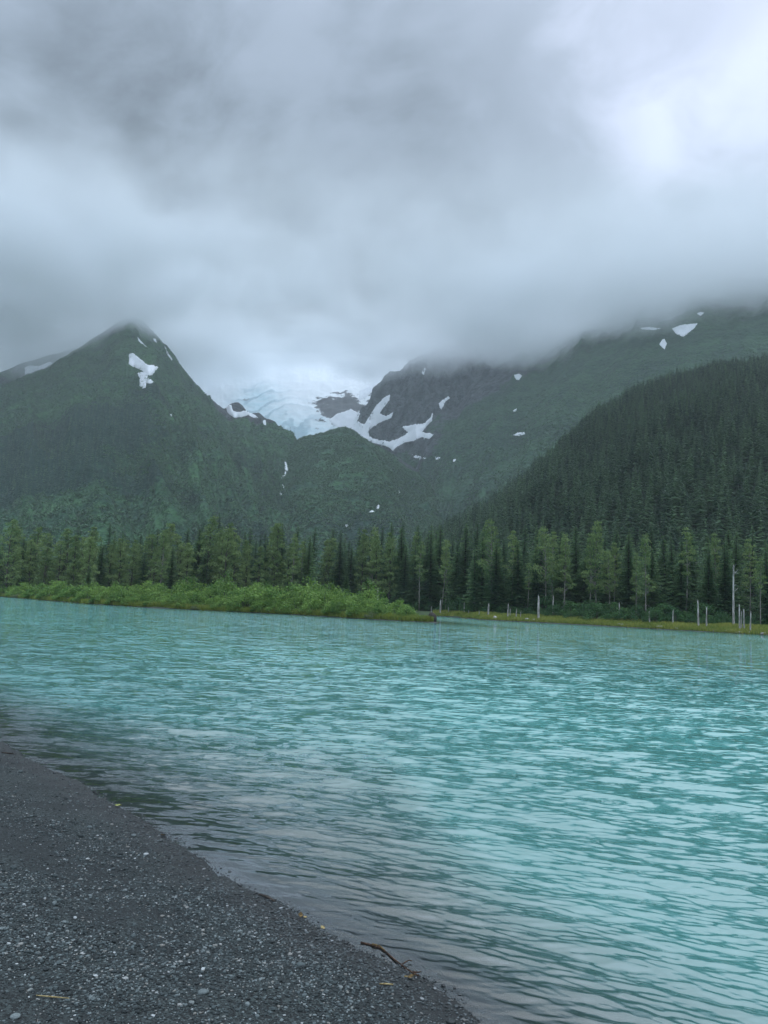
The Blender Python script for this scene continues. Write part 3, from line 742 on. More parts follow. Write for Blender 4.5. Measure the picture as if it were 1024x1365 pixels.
def shrub_parts(seed, h, wid, clumps=26, per=60, leaf=.34):
    rn = random.Random(seed); c = MB(); st = MB()
    for k in range(clumps):
        a = rn.uniform(0, 6.283); r_ = wid * math.sqrt(rn.random()); zc = h * (1 - (r_ / wid) ** 2 * .75) * (1 - .55 * rn.random() ** 1.6)
        ctr = V3(math.cos(a) * r_, math.sin(a) * r_, max(.3, zc - .3))
        if k % 3 == 0:
            st.tube([V3(ctr[0] * .15, ctr[1] * .15, -.2), V3(ctr[0] * .55, ctr[1] * .55, ctr[2] * .55), ctr], [.06, .04, .015], 4, cap=False)
        cr = rn.uniform(.45, .95); tb = rn.uniform(.1, .8)
        for i in range(per):
            d = V3(rn.gauss(0, 1), rn.gauss(0, 1), rn.gauss(0, 1)); d = d / (np.linalg.norm(d) + 1e-6) * rn.random() ** .4
            p_ = ctr + d * cr * V3(1.2, 1.2, .9); p_[2] = max(p_[2], .05)
            n_ = V3(rn.gauss(0, 1), rn.gauss(0, 1), rn.gauss(.8, .8)); n_ /= np.linalg.norm(n_) + 1e-6
            a_ = np.cross(n_, V3(rn.gauss(0, 1), rn.gauss(0, 1), rn.gauss(0, 1))); a_ /= np.linalg.norm(a_) + 1e-6
            b_ = np.cross(n_, a_); s_ = leaf * rn.uniform(.6, 1.2)
            c.quad(p_ - a_ * s_ * .5, p_ - b_ * s_ * .33, p_ + a_ * s_ * .5, p_ + b_ * s_ * .33, min(1, max(0, tb + rn.uniform(-.25, .25))))
    return st, c
PROTO_USED = set()
def proto(name, cat, parts, bark, leaf):
    o = root(name, 'x', cat)
    link('trunk' if name.endswith('tree') else 'stem', parts[0].build(name + '_wood', bark, True), o)
    link('crown' if name.endswith('tree') else 'foliage', parts[1].build(name + '_leaves', leaf), o)
    return o
def place(p, label, x, y, rz=None, sc=1.0, group=None, dz=0.0, lean=(0, 0)):
    loc = (x, y, gz(x, y) + dz); rz = random.uniform(0, 6.283) if rz is None else rz
    if p.name in PROTO_USED: return copy_thing(p, label, loc, rz, sc, group, lean)
    PROTO_USED.add(p.name); p.location = loc; p.rotation_euler = (lean[0], lean[1], rz); p.scale = sc if isinstance(sc, tuple) else (sc,) * 3
    p['label'] = label
    if group: p['group'] = group
    return p

SPR = [proto('spruce_tree', 'spruce', spruce_parts(100 + i, 24, r_, b_, .5, th), BARK, SPRUCE_LEAF) for i, (r_, b_, th) in enumerate([(4.3, .03, 0), (3.7, .05, .06), (4.8, .02, .08), (3.4, .08, .12), (4.1, .12, .12)])]
LFY = [proto('broadleaf_tree', 'tree', leafy_parts(200 + i, 21, lo, wd_, 60, 60, .50, cn), BARK, PALE_LEAF) for i, (lo, wd_, cn) in enumerate([(.10, 4.2, .55), (.14, 3.4, .7), (.08, 4.8, .5), (.16, 3.8, .8)])]
BTR = [proto('bare_trunk_tree', 'tree', leafy_parts(300 + i, 23, lo, wd_, ncl, 60, .44, cn, .0062, bare_twigs=tw), PALE_BARK, PALE_LEAF) for i, (lo, wd_, cn, ncl, tw) in enumerate([(.38, 3.9, .75, 48, 9), (.44, 2.4, .85, 30, 12), (.30, 3.3, .95, 46, 9), (.50, 2.1, .75, 22, 13), (.42, 3.0, .9, 34, 12), (.34, 2.7, .6, 30, 14)])]
SHR = [proto('willow_shrub', 'shrub', shrub_parts(400 + i, hh_, ww_), BARK, BUSH_LEAF) for i, (hh_, ww_) in enumerate([(3.6, 2.8), (3.0, 2.4), (4.2, 3.2), (2.4, 2.6)])]
THK = [proto('understory_shrub', 'shrub', shrub_parts(440 + i, hh_, ww_), BARK, THICKET_LEAF) for i, (hh_, ww_) in enumerate([(3.6, 3.0), (4.4, 3.0), (2.8, 2.8)])]
SAG = [proto('sage_shrub', 'shrub', shrub_parts(460 + i, hh_, ww_, 18, 55, .26), BARK, SAGE_LEAF) for i, (hh_, ww_) in enumerate([(1.7, 2.2), (1.3, 1.8)])]

def bank_y(px):                           # forward distance of the far waterline on this line of sight
    a = az(px); r_ = np.interp(a, PEN[:, 0], PEN[:, 1]) if a < A_TIP else np.interp(a, RB[:, 0], RB[:, 1])
    return r_ * math.cos(a)
def rbank_y(px):
    a = az(px); return np.interp(a, RB[:, 0], RB[:, 1]) * math.cos(a)
def tall(px, top, D): return (at(px, top, D)[2] - gz(X_at(px, D), D))

# ---- named trees: (px, top y, forward offset behind the waterline, prototype, label)
for px, top, off, pi, lab in [
    (559, 722, 14, 1, 'slim pale-trunked tree at the mouth of the side channel, left of the paired trunks'),
    (588, 727, 14, 3, 'thin tree with a tufted top behind the tallest snag at the channel mouth'),
    (655, 697, 22, 0, 'broad light green tree with the widest crown behind the snag meadow'),
    (682, 708, 22, 1, 'narrow bare-stemmed tree just right of the widest light green crown'),
    (702, 752, 18, 3, 'short bare pole tree between two full crowns, with hardly any leaves'),
    (727, 707, 20, 0, 'full rounded light green tree standing behind the broad grey snag'),
    (749, 728, 22, 3, 'pale forked trunk with a thin top, right of the full rounded tree'),
    (796, 699, 20, 2, 'tall layered light green tree with drooping lower limbs at the shrub edge'),
    (818, 724, 25, 1, 'grey-green thin tree right of the tall layered one'),
    (861, 716, 14, 2, 'tree with the longest white bare trunk rising from the meadow edge'),
    (914, 706, 22, 3, 'very straight bare grey trunk with a small crown left of the snag pair'),
    (953, 712, 30, 1, 'slender dim trunk deep in the wood left of the dead branching tree'),
    (1014, 745, 12, 3, 'half dead tree with brownish crown at the right end of the bank')]:
    D = rbank_y(px) + off; x = X_at(px, D); hh_ = tall(px, top, D)
    place(BTR[pi], lab, x, D, None, (hh_ / 23 * (1.0 if hh_ > 17 else 1.15),) * 2 + (hh_ / 23,))
for px, top, D, pr, h0, lab in [
    (8, 694, 240, LFY[2], 21, 'dense bright green tree at the left end of the far shore'),
    (113, 716, 215, LFY[1], 21, 'light yellow-green tree behind the young spruce in the shrubs'),
    (211, 709, 222, BTR[2], 23, 'greyish pale tree with sparse leaves and light limbs'),
    (275, 690, 250, LFY[0], 21, 'tallest olive green broadleaf tree left of the dark spruces'),
    (300, 700, 244, LFY[3], 21, 'olive broadleaf tree leaning against the tallest one'),
    (362, 698, 252, LFY[1], 21, 'tall narrow light tree among dark spruces behind the peninsula'),
    (400, 722, 250, BTR[1], 23, 'thin grey-green tree right of the tall narrow light one'),
    (116, 751, 181, SPR[0], 24, 'young spruce standing alone among the left shrubs by the water'),
    (460, 765, 142, SPR[2], 24, 'small light spruce poking out of the peninsula shrubs'),
    (286, 683, 300, SPR[1], 24, 'dark spruce tip rising behind the tallest olive broadleaf tree')]:
    x = X_at(px, D); hh_ = tall(px, top, D); k_ = hh_ / h0
    place(pr, lab, x, D, None, (k_ * (1.25 if hh_ < 10 else 1.0),) * 2 + (k_,))

# ---- rows of trees along the far shore
n_spr = 0
def topline(px):
    return np.interp(px, [-100, 0, 50, 100, 200, 280, 330, 365, 420, 470, 520, 590, 655, 700, 730, 800, 860, 910, 960, 1024, 1150],
                     [690, 698, 704, 702, 704, 694, 703, 700, 706, 702, 698, 694, 698, 702, 704, 700, 705, 702, 704, 701, 700])
GL = 'spruces of the wood along the far shore'
for ri, (off, gap, drop) in enumerate([(21, 4.6, 14), (28, 4.4, 7), (37, 4.6, 2), (48, 5.2, -1)]):
    x = -158.0
    while x < 150:
        # find the line of sight and set the row behind the local bank
        px = 512 + x / 225 * 1000
        for _ in range(3):
            D = (248 + (off - 21) * 1.4) if px < 420 else rbank_y(px) + off + (0 if px > 560 else (560 - px) * .1)
            px = 512 + x / D * 1000 / 0.998
        D += random.uniform(-3, 3)
        if -60 < px < 1085 and n_spr < 288:
            h_ = tall(px, topline(px) + drop + random.uniform(-4, 22), D)
            left = px < 330
            if left and random.random() < (.72 if ri < 2 else .4):
                place(LFY[random.randrange(4)], 'olive green broadleaf tree in the mixed wood behind the left shrubs', x, D, None, (h_ / 21 * random.uniform(.95, 1.2),) * 2 + (h_ / 21,), 'broadleaf trees of the mixed wood on the left')
            elif not left and px < 570 and ri < 2 and random.random() < .42:
                place(LFY[random.randrange(4)], 'grey-green full-crowned tree among the spruces behind the peninsula', x, D, None, (h_ / 21 * random.uniform(.75, 1.0),) * 2 + (h_ / 21,), 'full-crowned trees behind the peninsula')
            elif not left and ri < 2 and random.random() < .26:
                place(BTR[random.randrange(6)], 'light green tree with a bare lower trunk among the spruces', x, D, None, (h_ / 23 * random.uniform(.7, 1.1), h_ / 23 * random.uniform(.7, 1.1), h_ / 23), 'light trees scattered through the spruce wood')
            else:
                n_spr += 1
                place(SPR[random.randrange(5)], 'dark green spruce in the dense wood along the far shore', x, D, None, (h_ / 24 * random.uniform(1.0, 1.5),) * 2 + (h_ / 24,), GL)
        x += gap * random.uniform(.75, 1.25)

# ---- shrubs
GB_ = 'willow shrubs covering the left shore and peninsula'
rows = [(1.3, 3.4, .5), (2.6, 4.2, .66), (5.5, 4.4, .85), (10, 4.8, 1.0), (17, 5.2, 1.12), (26, 6, 1.2), (38, 6.5, 1.2)]
nsh = 0
for ri, (off, gap, sc) in enumerate(rows):
    px = -60.0
    while px < 575:
        y_ = bank_y(px)
        D = y_ + off * random.uniform(.85, 1.15); x = X_at(px, D)
        tip = np.clip((577 - px) / 75., 0.0, 1)
        ok = bank_sd(np.array([x]), np.array([D]))[0] > 0.5
        if ok and D < 236 and tip > .04:
            big = (.6 + .4 * tip ** .6) * sc * random.uniform(.75, 1.25) * np.interp(px, [0, 60, 150, 240, 330, 420, 520], [.95, 1.0, .9, .9, 1.25, 1.1, .95])
            if ri == 0 and random.random() < .38:
                place(random.choice(SAG), 'low greyish sage-green shrub at the water edge of the left shore', x, D, None, big * 1.25, 'greyish low shrubs along the left waterline')
            else:
                place(random.choice(SHR), 'bright green willow shrub in the thicket on the left shore', x, D, None, big, GB_)
            nsh += 1
        px += gap * random.uniform(.8, 1.25) / y_ * 1000
GU = 'dark shrubs under the spruces behind the meadow'
for ri, (off, gap, sc) in enumerate([(13, 3.6, .72), (17, 3.8, .95), (22, 4.2, 1.05)]):
    px = 520.0
    while px < 1080:
        D = rbank_y(px) + off * random.uniform(.9, 1.12) + 6 * math.sin(px * .013); x = X_at(px, D)
        if random.random() < .93 and bank_sd(np.array([x]), np.array([D]))[0] > 2:
            place(random.choice(THK), 'leafy dark green shrub between the meadow and the spruce wood', x, D, None, sc * random.uniform(.65, 1.3), GU)
        px += gap * random.uniform(.7, 1.3) / D * 1000

for o in [o for o in S.objects if o.get('label') == 'x']:      # kinds of tree that found no place
    for c_ in list(o.children): bpy.data.objects.remove(c_)
    bpy.data.objects.remove(o)

# ---- standing dead stems
def snag_mesh(seed, h, r_, broken=True, limbs=0):
    rn = random.Random(seed); m_ = MB(); b = [rn.uniform(-.03, .03) * h for _ in range(2)]
    fs = [0, .06, .25, .5, .75, .93, 1.0]
    m_.tube([V3(b[0] * f * f, b[1] * f * f, h * f - .3 * (f == 0)) for f in fs], [r_ * k for k in (1.45, 1.12, 1, .9, .8, .68, .35 if broken else .1)], 8)
    for k in range(3):                    # splintered top
        a = rn.uniform(0, 6.28); o_ = V3(b[0] + math.cos(a) * r_ * .4, b[1] + math.sin(a) * r_ * .4, h * .985)
        m_.tube([o_, o_ + V3(rn.uniform(-.05, .05), rn.uniform(-.05, .05), r_ * rn.uniform(.8, 2.2))], [r_ * .25, .01], 4)
    return m_
def dead_limbs(seed, h, n, lo=.45):
    out = []; rn = random.Random(seed)
    for k in range(n):
        m_ = MB(); z = h * rn.uniform(lo, .95); a = rn.uniform(0, 6.28); L = rn.uniform(.9, 2.6) * (1.15 - z / h * .6)
        s0 = V3(0, 0, z); d = V3(math.cos(a), math.sin(a), 0)
        m_.tube([s0, s0 + d * L * .5 + V3(0, 0, L * .12), s0 + d * L + V3(0, 0, L * rn.uniform(-.1, .6))], [.09, .06, .02], 5)
        out.append(m_)
    return out
for k, (px, top, base, off, r_, lab) in enumerate([
    (575, 809, 816, 4, .16, 'stubby grey snag beside the dark root at the peninsula tip'),
    (587, 800, 819, 5, .30, 'tall pale snag with a flared foot at the channel mouth'),
    (598, 809, 816, 9, .14, 'small snag just right of the tall flared one'),
    (619, 804, 816, 8, .17, 'thin upright snag between the channel mouth and the broader post'),
    (625, 814, 818, 6, .12, 'ankle-high grey stub right of the thin upright snag'),
    (639, 814, 818, 6, .13, 'low grey stub in the meadow left of the broad post'),
    (651, 805, 818, 5, .28, 'broad pale post snag in front of the widest light green crown'),
    (677, 805, 819, 5, .20, 'straight white snag of the close pair left of the meadow middle'),
    (680, 811, 819, 6, .13, 'short thin snag leaning on the straight white one'),
    (688, 812, 819, 5, .16, 'leaning grey snag right of the close pair'),
    (694, 815, 820, 5, .12, 'tiny stub right of the leaning grey snag'),
    (718, 795, 820, 4, .33, 'thickest tall white snag in the middle of the right bank'),
    (737, 794, 800, 15, .18, 'grey snag top showing above the shrubs behind the thickest one'),
    (826, 804, 813, 14, .20, 'snag half hidden in shrubs left of the longest white trunk'),
    (866, 815, 827, 6, .20, 'short snag by the foot of the longest white trunk'),
    (897, 814, 826, 6, .20, 'lone short snag in the grass midway along the right bank'),
    (931, 801, 828, 5, .24, 'taller snag of the pair right of the lone short one'),
    (942, 810, 829, 5, .20, 'shorter snag of the pair right of the lone short one'),
    (986, 806, 830, 4, .20, 'tallest snag of the cluster at the right end of the bank'),
    (988.5, 815, 830, 5, .13, 'thin snag tucked behind the tallest of the right cluster'),
    (992, 812, 831, 4, .18, 'middle snag of the cluster at the right end'),
    (1000, 816, 833, 3, .19, 'leaning outer snag of the cluster at the right end'),
    (504, 787, 796, -60, .16, 'lone white post snag rising from the peninsula shrubs')]):
    D = rbank_y(px) + off if off > 0 else 150; x = X_at(px, D); z0 = gz(x, D)
    h_ = at(px, top, D)[2] - z0; 
    o = link('snag', snag_mesh(600 + k, h_, r_ * .8).build('snag', GREY_WOOD, True), None, lab, 'dead tree')
    o.location = (x, D, z0); o.rotation_euler = (random.uniform(-.03, .03), random.uniform(-.02, .03) + (.07 if 'eaning' in lab else 0), random.uniform(0, .4))
D = rbank_y(978) + 9; x = X_at(978, D); z0 = gz(x, D); h_ = at(978, 753, D)[2] - z0
o = root('dead_tree', 'tall dead tree with broken white limbs near the right end of the bank', 'dead tree', (x, D, z0))
link('trunk', snag_mesh(701, h_, .20).build('dead_trunk', GREY_WOOD, True), o)
for q in dead_limbs(702, h_, 7): link('limb', q.build('dead_limb', GREY_WOOD, True), o)

# ---- pale drift lumps on the meadow edge and the dark root at the tip
def lump(name, label, cat, px, py, D, sx, sy, sz, mat_, seed, rz=0.0):
    V, F = ico(2); n_ = fbm(V * 1.3 + seed, 3); V = V * (1 + .45 * n_[:, None]) * np.array([sx, sy, sz])
    x = X_at(px, D); o = link(name, np_mesh(name, V, F, mat_, True), None, label, cat)
    o.location = (x, D, max(gz(x, D), 0) + sz * .55); o.rotation_euler = (0, 0, rz); return o
_ico = {}
def ico(n):
    if n in _ico: return _ico[n]
    import bmesh
    bm = bmesh.new(); bmesh.ops.create_icosphere(bm, subdivisions=n, radius=1.0)
    V = np.array([v.co[:] for v in bm.verts]); F = np.array([[v.index for v in f.verts] for f in bm.faces]); bm.free()
    _ico[n] = (V, F); return V, F
for k, (px, off, sx, sz, lab) in enumerate([
    (660, 1.6, .55, .50, 'upright pale root lump at the waterline left of the meadow middle'), (690, 1.8, .5, .22, 'small pale drift lump left of the stump cluster'),
    (703, 1.6, .6, .40, 'tallest pale stump of the cluster below the thickest snag'), (711, 1.4, .5, .33, 'right-hand pale stump of the cluster below the thickest snag'),
    (737, 1.4, .8, .2, 'flat pale drift log right of the stump cluster'), (829, 1.8, 1.0, .24, 'low pale log left of the longest white trunk at the water'),
    (837, 2.0, .5, .22, 'short pale lump touching the low log'), (881, 1.8, .9, .25, 'bleached log on the bank midway along the meadow'),
    (902, 1.6, .6, .2, 'small bleached lump right of the midway log'), (953, 1.3, .6, .22, 'pale lump at the waterline below the snag pair'),
    (974, 2.0, 1.1, .22, 'longest bleached log near the dead tree'), (986, 1.2, .8, .22, 'bleached log low on the bank below the snag cluster'),
    (1003, 2.0, .9, .2, 'pale log behind the one at the right end'), (1019, 1.4, .9, .22, 'pale log at the right end of the bank')]):
    lump('drift_log', lab, 'driftwood', px, 0, rbank_y(px) + off, sx, .3, sz, GREY_WOOD, 40 + k * 3.1, random.uniform(-.4, .4))
lump('root_stump', 'dark wet root stump at the peninsula tip', 'stump', 576.5, 0, bank_y(574) + 1.0, .75, .5, .95, DARK_WOOD, 9.7)

# ---- meadow grass and reeds (uncountable)
def blades(name, label_kind, n, az0, az1, s0, s1, hmin, hmax, lo, hi, seed):
    rg = np.random.default_rng(seed); a = rg.uniform(az0, az1, n * 3); 
    rb = np.where(a < A_TIP, np.interp(a, PEN[:, 0], PEN[:, 1]), np.interp(a, RB[:, 0], RB[:, 1]))
    s = s0 + (s1 - s0) * rg.random(n * 3) ** 1.25
    r_ = rb + s; x, y = r_ * np.sin(a), r_ * np.cos(a)
    b = bank_sd(x, y); ok = (b > .15) & (b < s1 + 4)
    x, y = x[ok][:n], y[ok][:n]; z = ground_z(x, y); n = len(x)
    pt = fbm(P2(x, y, .22, 4.), 3)
    h = rg.uniform(hmin, hmax, n) * (1 + .5 * pt); th = rg.uniform(0, 6.283, n); wd_ = rg.uniform(.07, .16, n)
    b0 = np.stack([x, y, z - .05], 1); sd_ = np.stack([np.cos(th), np.sin(th), 0 * th], 1) * wd_[:, None]
    ln = np.stack([rg.normal(0, .22, n), rg.normal(0, .22, n), np.ones(n)], 1) * h[:, None]
    V = np.stack([b0 - sd_, b0 + sd_, b0 + ln], 1).reshape(-1, 3)
    F = np.arange(n * 3).reshape(-1, 3)
    tn = np.clip(.5 + .55 * pt + rg.normal(0, .17, n), lo, hi)
    link(name, np_mesh(name, V, F, GRASS, False, {'tint': np.repeat(tn, 3)}), kind='stuff')
blades('meadow_grass', '', 60000, A_TIP - .04, .60, .5, 15, .35, .8, 0, 1, 31)
blades('shore_reeds', '', 26000, az(-60), A_TIP, .0, 2.6, .35, 1.0, 0, .45, 32)

# ---- woods that read as one mass
def merge(name, P, protoV, protoF, protoT, sc, rz, tint, mat_, zs=None):
    n = len(P); V, F = protoV, protoF; ca, sa = np.cos(rz), np.sin(rz)
    X = (V[None, :, 0] * ca[:, None] - V[None, :, 1] * sa[:, None]) * sc[:, None] + P[:, None, 0]
    Y = (V[None, :, 0] * sa[:, None] + V[None, :, 1] * ca[:, None]) * sc[:, None] + P[:, None, 1]
    Z = V[None, :, 2] * (zs if zs is not None else sc)[:, None] + P[:, None, 2]
    VV = np.stack([X, Y, Z], -1).reshape(-1, 3)
    FF = (F[None] + (np.arange(n) * len(V))[:, None, None]).reshape(-1, F.shape[1])
    TT = np.clip(protoT[None] * .55 + tint[:, None], 0, 1).reshape(-1)
    return VV, FF, TT
def far_spruce(seed, h=1.0, rad=.125, layers=15, nb=6, two=True):
    rn = random.Random(seed); c = MB()
    for i in range(layers):
        q = i / layers; z = .03 + .95 * q; L0 = rad * (1 - q) ** .85 + .008; a0 = rn.uniform(0, 6.28)
        for j in range(nb if q < .75 else 4):
            a = a0 + j * 6.283 / nb + rn.uniform(-.4, .4); L = L0 * rn.uniform(.6, 1.25); d = V3(math.cos(a), math.sin(a), 0); s_ = V3(-d[1], d[0], 0)
            p0 = V3(0, 0, z + rn.uniform(-.035, .035)); p1 = p0 + d * L + V3(0, 0, -L * rn.uniform(.2, .55)); m_ = p0 + (p1 - p0) * .55
            wv = L * .42 + .008; t_ = rn.uniform(0, 1)
            c.tri(p0, m_ + s_ * wv - V3(0, 0, .012), p1, t_)
            if two: c.tri(p0, p1, m_ - s_ * wv - V3(0, 0, .012), t_)
    c.tri(V3(.012, 0, .93), V3(-.012, .01, .93), V3(0, 0, 1.02), .5)
    return c.arrays()
def join(name, chunks, mat_, label=None):
    off = 0; Vs, Fs, Ts = [], [], []
    for V, F, T in chunks: Vs.append(V); Fs.append(F + off); Ts.append(T); off += len(V)
    return link(name, np_mesh(name, np.concatenate(Vs), np.concatenate(Fs), mat_, False, {'tint': np.concatenate(Ts)}), kind='stuff')
def surf_points(key, n, rg, keep):
    me_, W, A, (nu, nv) = HILLS[key]; G = W.reshape(nu, nv, 3)
    a, b, c, d = G[:-1, :-1], G[1:, :-1], G[1:, 1:], G[:-1, 1:]
    ar = np.linalg.norm(np.cross(c - a, d - b), axis=-1).ravel() / 2
    cen = ((a + b + c + d) / 4).reshape(-1, 3); azv = np.arctan2(cen[:, 0], cen[:, 1])
    ar = ar * ((azv > -.60) & (azv < .60) & (np.tile(np.arange(nv - 1), nu - 1) >= 52))
    idx = rg.choice(len(ar), n, p=ar / ar.sum()); u, v = rg.random(n), rg.random(n)
    I, J = idx // (nv - 1), idx % (nv - 1)
    P = (a[I, J] * ((1 - u) * (1 - v))[:, None] + b[I, J] * (u * (1 - v))[:, None] + c[I, J] * (u * v)[:, None] + d[I, J] * ((1 - u) * v)[:, None])
    at_ = {k: x.reshape(nu, nv)[I, J] for k, x in A.items()}
    return keep(P, at_)
def thin_out(P, gap):
    seen = {}; out = []
    for i, (x, y) in enumerate(P[:, :2]):
        k = (int(x // gap), int(y // gap)); ok = True
        for dx in (-1, 0, 1):
            for dy in (-1, 0, 1):
                for j in seen.get((k[0] + dx, k[1] + dy), ()):
                    if (P[j, 0] - x) ** 2 + (P[j, 1] - y) ** 2 < gap * gap: ok = False; break
        if ok: seen.setdefault(k, []).append(i); out.append(i)
    return np.array(out)
FS = [far_spruce(800 + i, rad=rd) for i, rd in enumerate((.19, .165, .21, .15))]
FL = [far_spruce(820 + i, rad=.15, layers=7, nb=4, two=False) for i in range(3)]
rg = np.random.default_rng(55)
P = surf_points('wooded', 42000, rg, lambda P, A: P[P[:, 2] > 0])
# flat wood between the shore rows and the hill
fx = rg.uniform(-190, 210, 9000); fy = rg.uniform(225, 480, 9000)
fb = np.array([max(rbank_y(512 + x_ / y_ * 1000) + 58, 300 if x_ < -20 else 0) for x_, y_ in zip(fx, fy)])
ok = (fy > fb) & (np.abs(fx / fy) < .6)
P = np.concatenate([P, np.stack([fx[ok], fy[ok], ground_z(fx[ok], fy[ok])], 1)])
P = P[thin_out(P, 4.4)]
hgt_ = rg.uniform(9, 21, len(P)) * (1 + .18 * fbm(P / 60., 2)); tn = .15 + rg.normal(0, .20, len(P)) + .22 * fbm(P / 90., 3) + .12 * sstep(140, 20, P[:, 2])
kind_ = rg.integers(0, 4, len(P)); ch = []
for k in range(4):
    q = kind_ == k; s_ = hgt_[q]
    ch.append(merge('w', P[q] - V3(0, 0, .8), *FS[k], s_ * rg.uniform(.85, 1.2, q.sum()), rg.uniform(0, 6.28, q.sum()), tn[q], None, s_))
print('hill trees', len(P)); join('spruce_forest', ch, WOODLAND)
# spruce stands on the mountain flanks
ch = []; nn = 0
for key, n0, thr, hm in (('mountain', 60000, .46, 17), ('dome', 9000, .5, 14), ('long_ridge', 12000, .45, 14)):
    P = surf_points(key, n0, rg, lambda P, A: P[(A['wood'] + rg.normal(0, .26, len(P)) > thr + .04) & (P[:, 2] < 560) & (A['rock'] < .4)])
    P = P[thin_out(P, 6.2)]; nn += len(P)
    if key == 'long_ridge': P = P[P[:, 2] < 300]
    kd = rg.integers(0, 3, len(P)); hs = rg.uniform(.7, 1.45, len(P)) * hm * (1 - .35 * sstep(200, 560, P[:, 2]))
    for k in range(3):
        q = kd == k
        if q.sum(): ch.append(merge('w', P[q] - V3(0, 0, .8), *FL[k], hs[q] * 1.1, rg.uniform(0, 6.28, q.sum()), .10 + rg.normal(0, .20, q.sum()), None, hs[q]))
print('flank trees', nn); join('mountain_forest', ch, WOODLAND)
# alder thickets on the green slopes
def tuft(seed):
    rn = random.Random(seed); c = MB()
    for i in range(13):
        p_ = V3(rn.gauss(0, .45), rn.gauss(0, .45), abs(rn.gauss(.45, .3))); n_ = V3(rn.gauss(0, .7), rn.gauss(0, .7), 1); n_ /= np.linalg.norm(n_)
        a_ = np.cross(n_, V3(rn.gauss(0, 1), rn.gauss(0, 1), .1)); a_ /= np.linalg.norm(a_); b_ = np.cross(n_, a_); s_ = rn.uniform(.35, .6)
        c.tri(p_ - a_ * s_, p_ + a_ * s_ * .8 - b_ * s_ * .6, p_ + b_ * s_ * .9, rn.random())
    return c.arrays()
TF = [tuft(900 + i) for i in range(3)]; ch = []; nn = 0
for key, n0, zmax in (('mountain', 34000, 690), ('dome', 22000, 520), ('long_ridge', 22000, 560)):
    P = surf_points(key, n0, rg, lambda P, A: P[(A['wood'] < .62) & (A['rock'] + rg.normal(0, .1, len(P)) < .38) & (P[:, 2] < zmax)])
    pt = fbm(P / 55., 3); P = P[pt > -.25]; pt = pt[pt > -.25]; nn += len(P)
    kd = rg.integers(0, 3, len(P)); sz = rg.uniform(1.6, 4.2, len(P)) * (1 - .4 * sstep(250, 600, P[:, 2]))
    for k in range(3):
        q = kd == k; ch.append(merge('w', P[q], *TF[k], sz[q], rg.uniform(0, 6.28, q.sum()), .12 + rg.normal(0, .12, q.sum()) + .3 * pt[q], None))
print('tufts', nn); join('alder_thicket', ch, SLOPE_LEAF)

# ================================================================== BEACH GRAVEL
m, t = mat('pebble_stone'); tn_ = t.attr('tint'); p = t.pos()
cr = t.n('ShaderNodeValToRGB', inp={0: tn_}); e = cr.color_ramp.elements
e[0].position = 0; e[0].color = (0.0155, 0.0215, 0.0215, 1); e[1].position = 1; e[1].color = (0.50, 0.53, 0.52, 1)
for po, co in ((.35, (0.038, 0.052, 0.052)), (.62, (0.092, 0.118, 0.117)), (.82, (0.20, 0.235, 0.23)), (.9, (0.23, 0.22, 0.19))):
    q = e.new(po); q.color = (*co, 1)
c = t.mix(t.maprange(t.noise(p, 220, 3), .35, .65), cr.outputs[0], t.mix(1.0, cr.outputs[0], (.62, .63, .65), 'MULTIPLY'))
wetp = t.maprange(t.n('ShaderNodeSeparateXYZ', inp={0: p}).outputs['Z'], 0.015, 0.10, 1.0, 0.0)
c = t.mix(t.math('MULTIPLY', wetp, .75), c, t.mix(1.0, c, (.40, .42, .45), 'MULTIPLY'))
t.out(t.bsdf(Base_Color=c, Roughness=t.math('SUBTRACT', .85, t.math('MULTIPLY', wetp, .45))).outputs[0])
STONE = m
def pebble(seed, n):
    V, F = ico(n); rg_ = np.random.default_rng(seed)
    V = V * (1 + .30 * fbm(V * 1.1 + seed * 7.7, 2)[:, None]) * np.array([1, rg_.uniform(.6, .95), rg_.uniform(.38, .62)])
    return V, F, np.zeros(len(V))
rg = np.random.default_rng(77)
def scatter(n, r_lo, r_hi, bias):
    r_ = 2.2 + 17 * rg.random(n * 3) ** 1.8; a_ = rg.uniform(-.80, .42, n * 3); x = r_ * np.sin(a_); y = r_ * np.cos(a_); s = near_sd(x, y)
    pn = fbm(P2(x, y, .75, 6.), 4)
    k = (s > -.15) & (rg.random(n * 3) < np.clip(.66 + 2.0 * pn + bias, .14, 1))
    x, y = x[k][:n], y[k][:n]
    rad = np.clip(rg.lognormal(math.log(r_lo), .38, len(x)), r_lo * .45, r_hi)
    return x, y, rad
ch = []
for n, lo, hi, lev in ((200000, .0052, .012, 1), (26000, .0095, .018, 1), (260, .018, .028, 2)):
    x, y, rad = scatter(n, lo, hi, 0.0); z = ground_z(x, y)
    # lift by the mesh's own flatness: stones sit half sunk
    P = np.stack([x, y, z + rad * .30], 1); kd = rg.integers(0, 6, len(P))
    tint = np.clip(rg.beta(1.3, 1.6, len(P)) + rg.normal(0, .05, len(P)), 0, 1)
    for k in range(6):
        q = kd == k; V, F, T = pebble(1000 + k, lev)
        a, b, _ = merge('p', P[q], V, F, T, rad[q], rg.uniform(0, 6.28, q.sum()), tint[q] * 0, None)
        ch.append((a, b, np.repeat(tint[q], len(V))))
    print('pebbles', len(P))
o = join('gravel', ch, STONE); o['label'] = 'dark grey beach gravel of small mixed stones'
for pl in o.data.polygons[:0]: pass
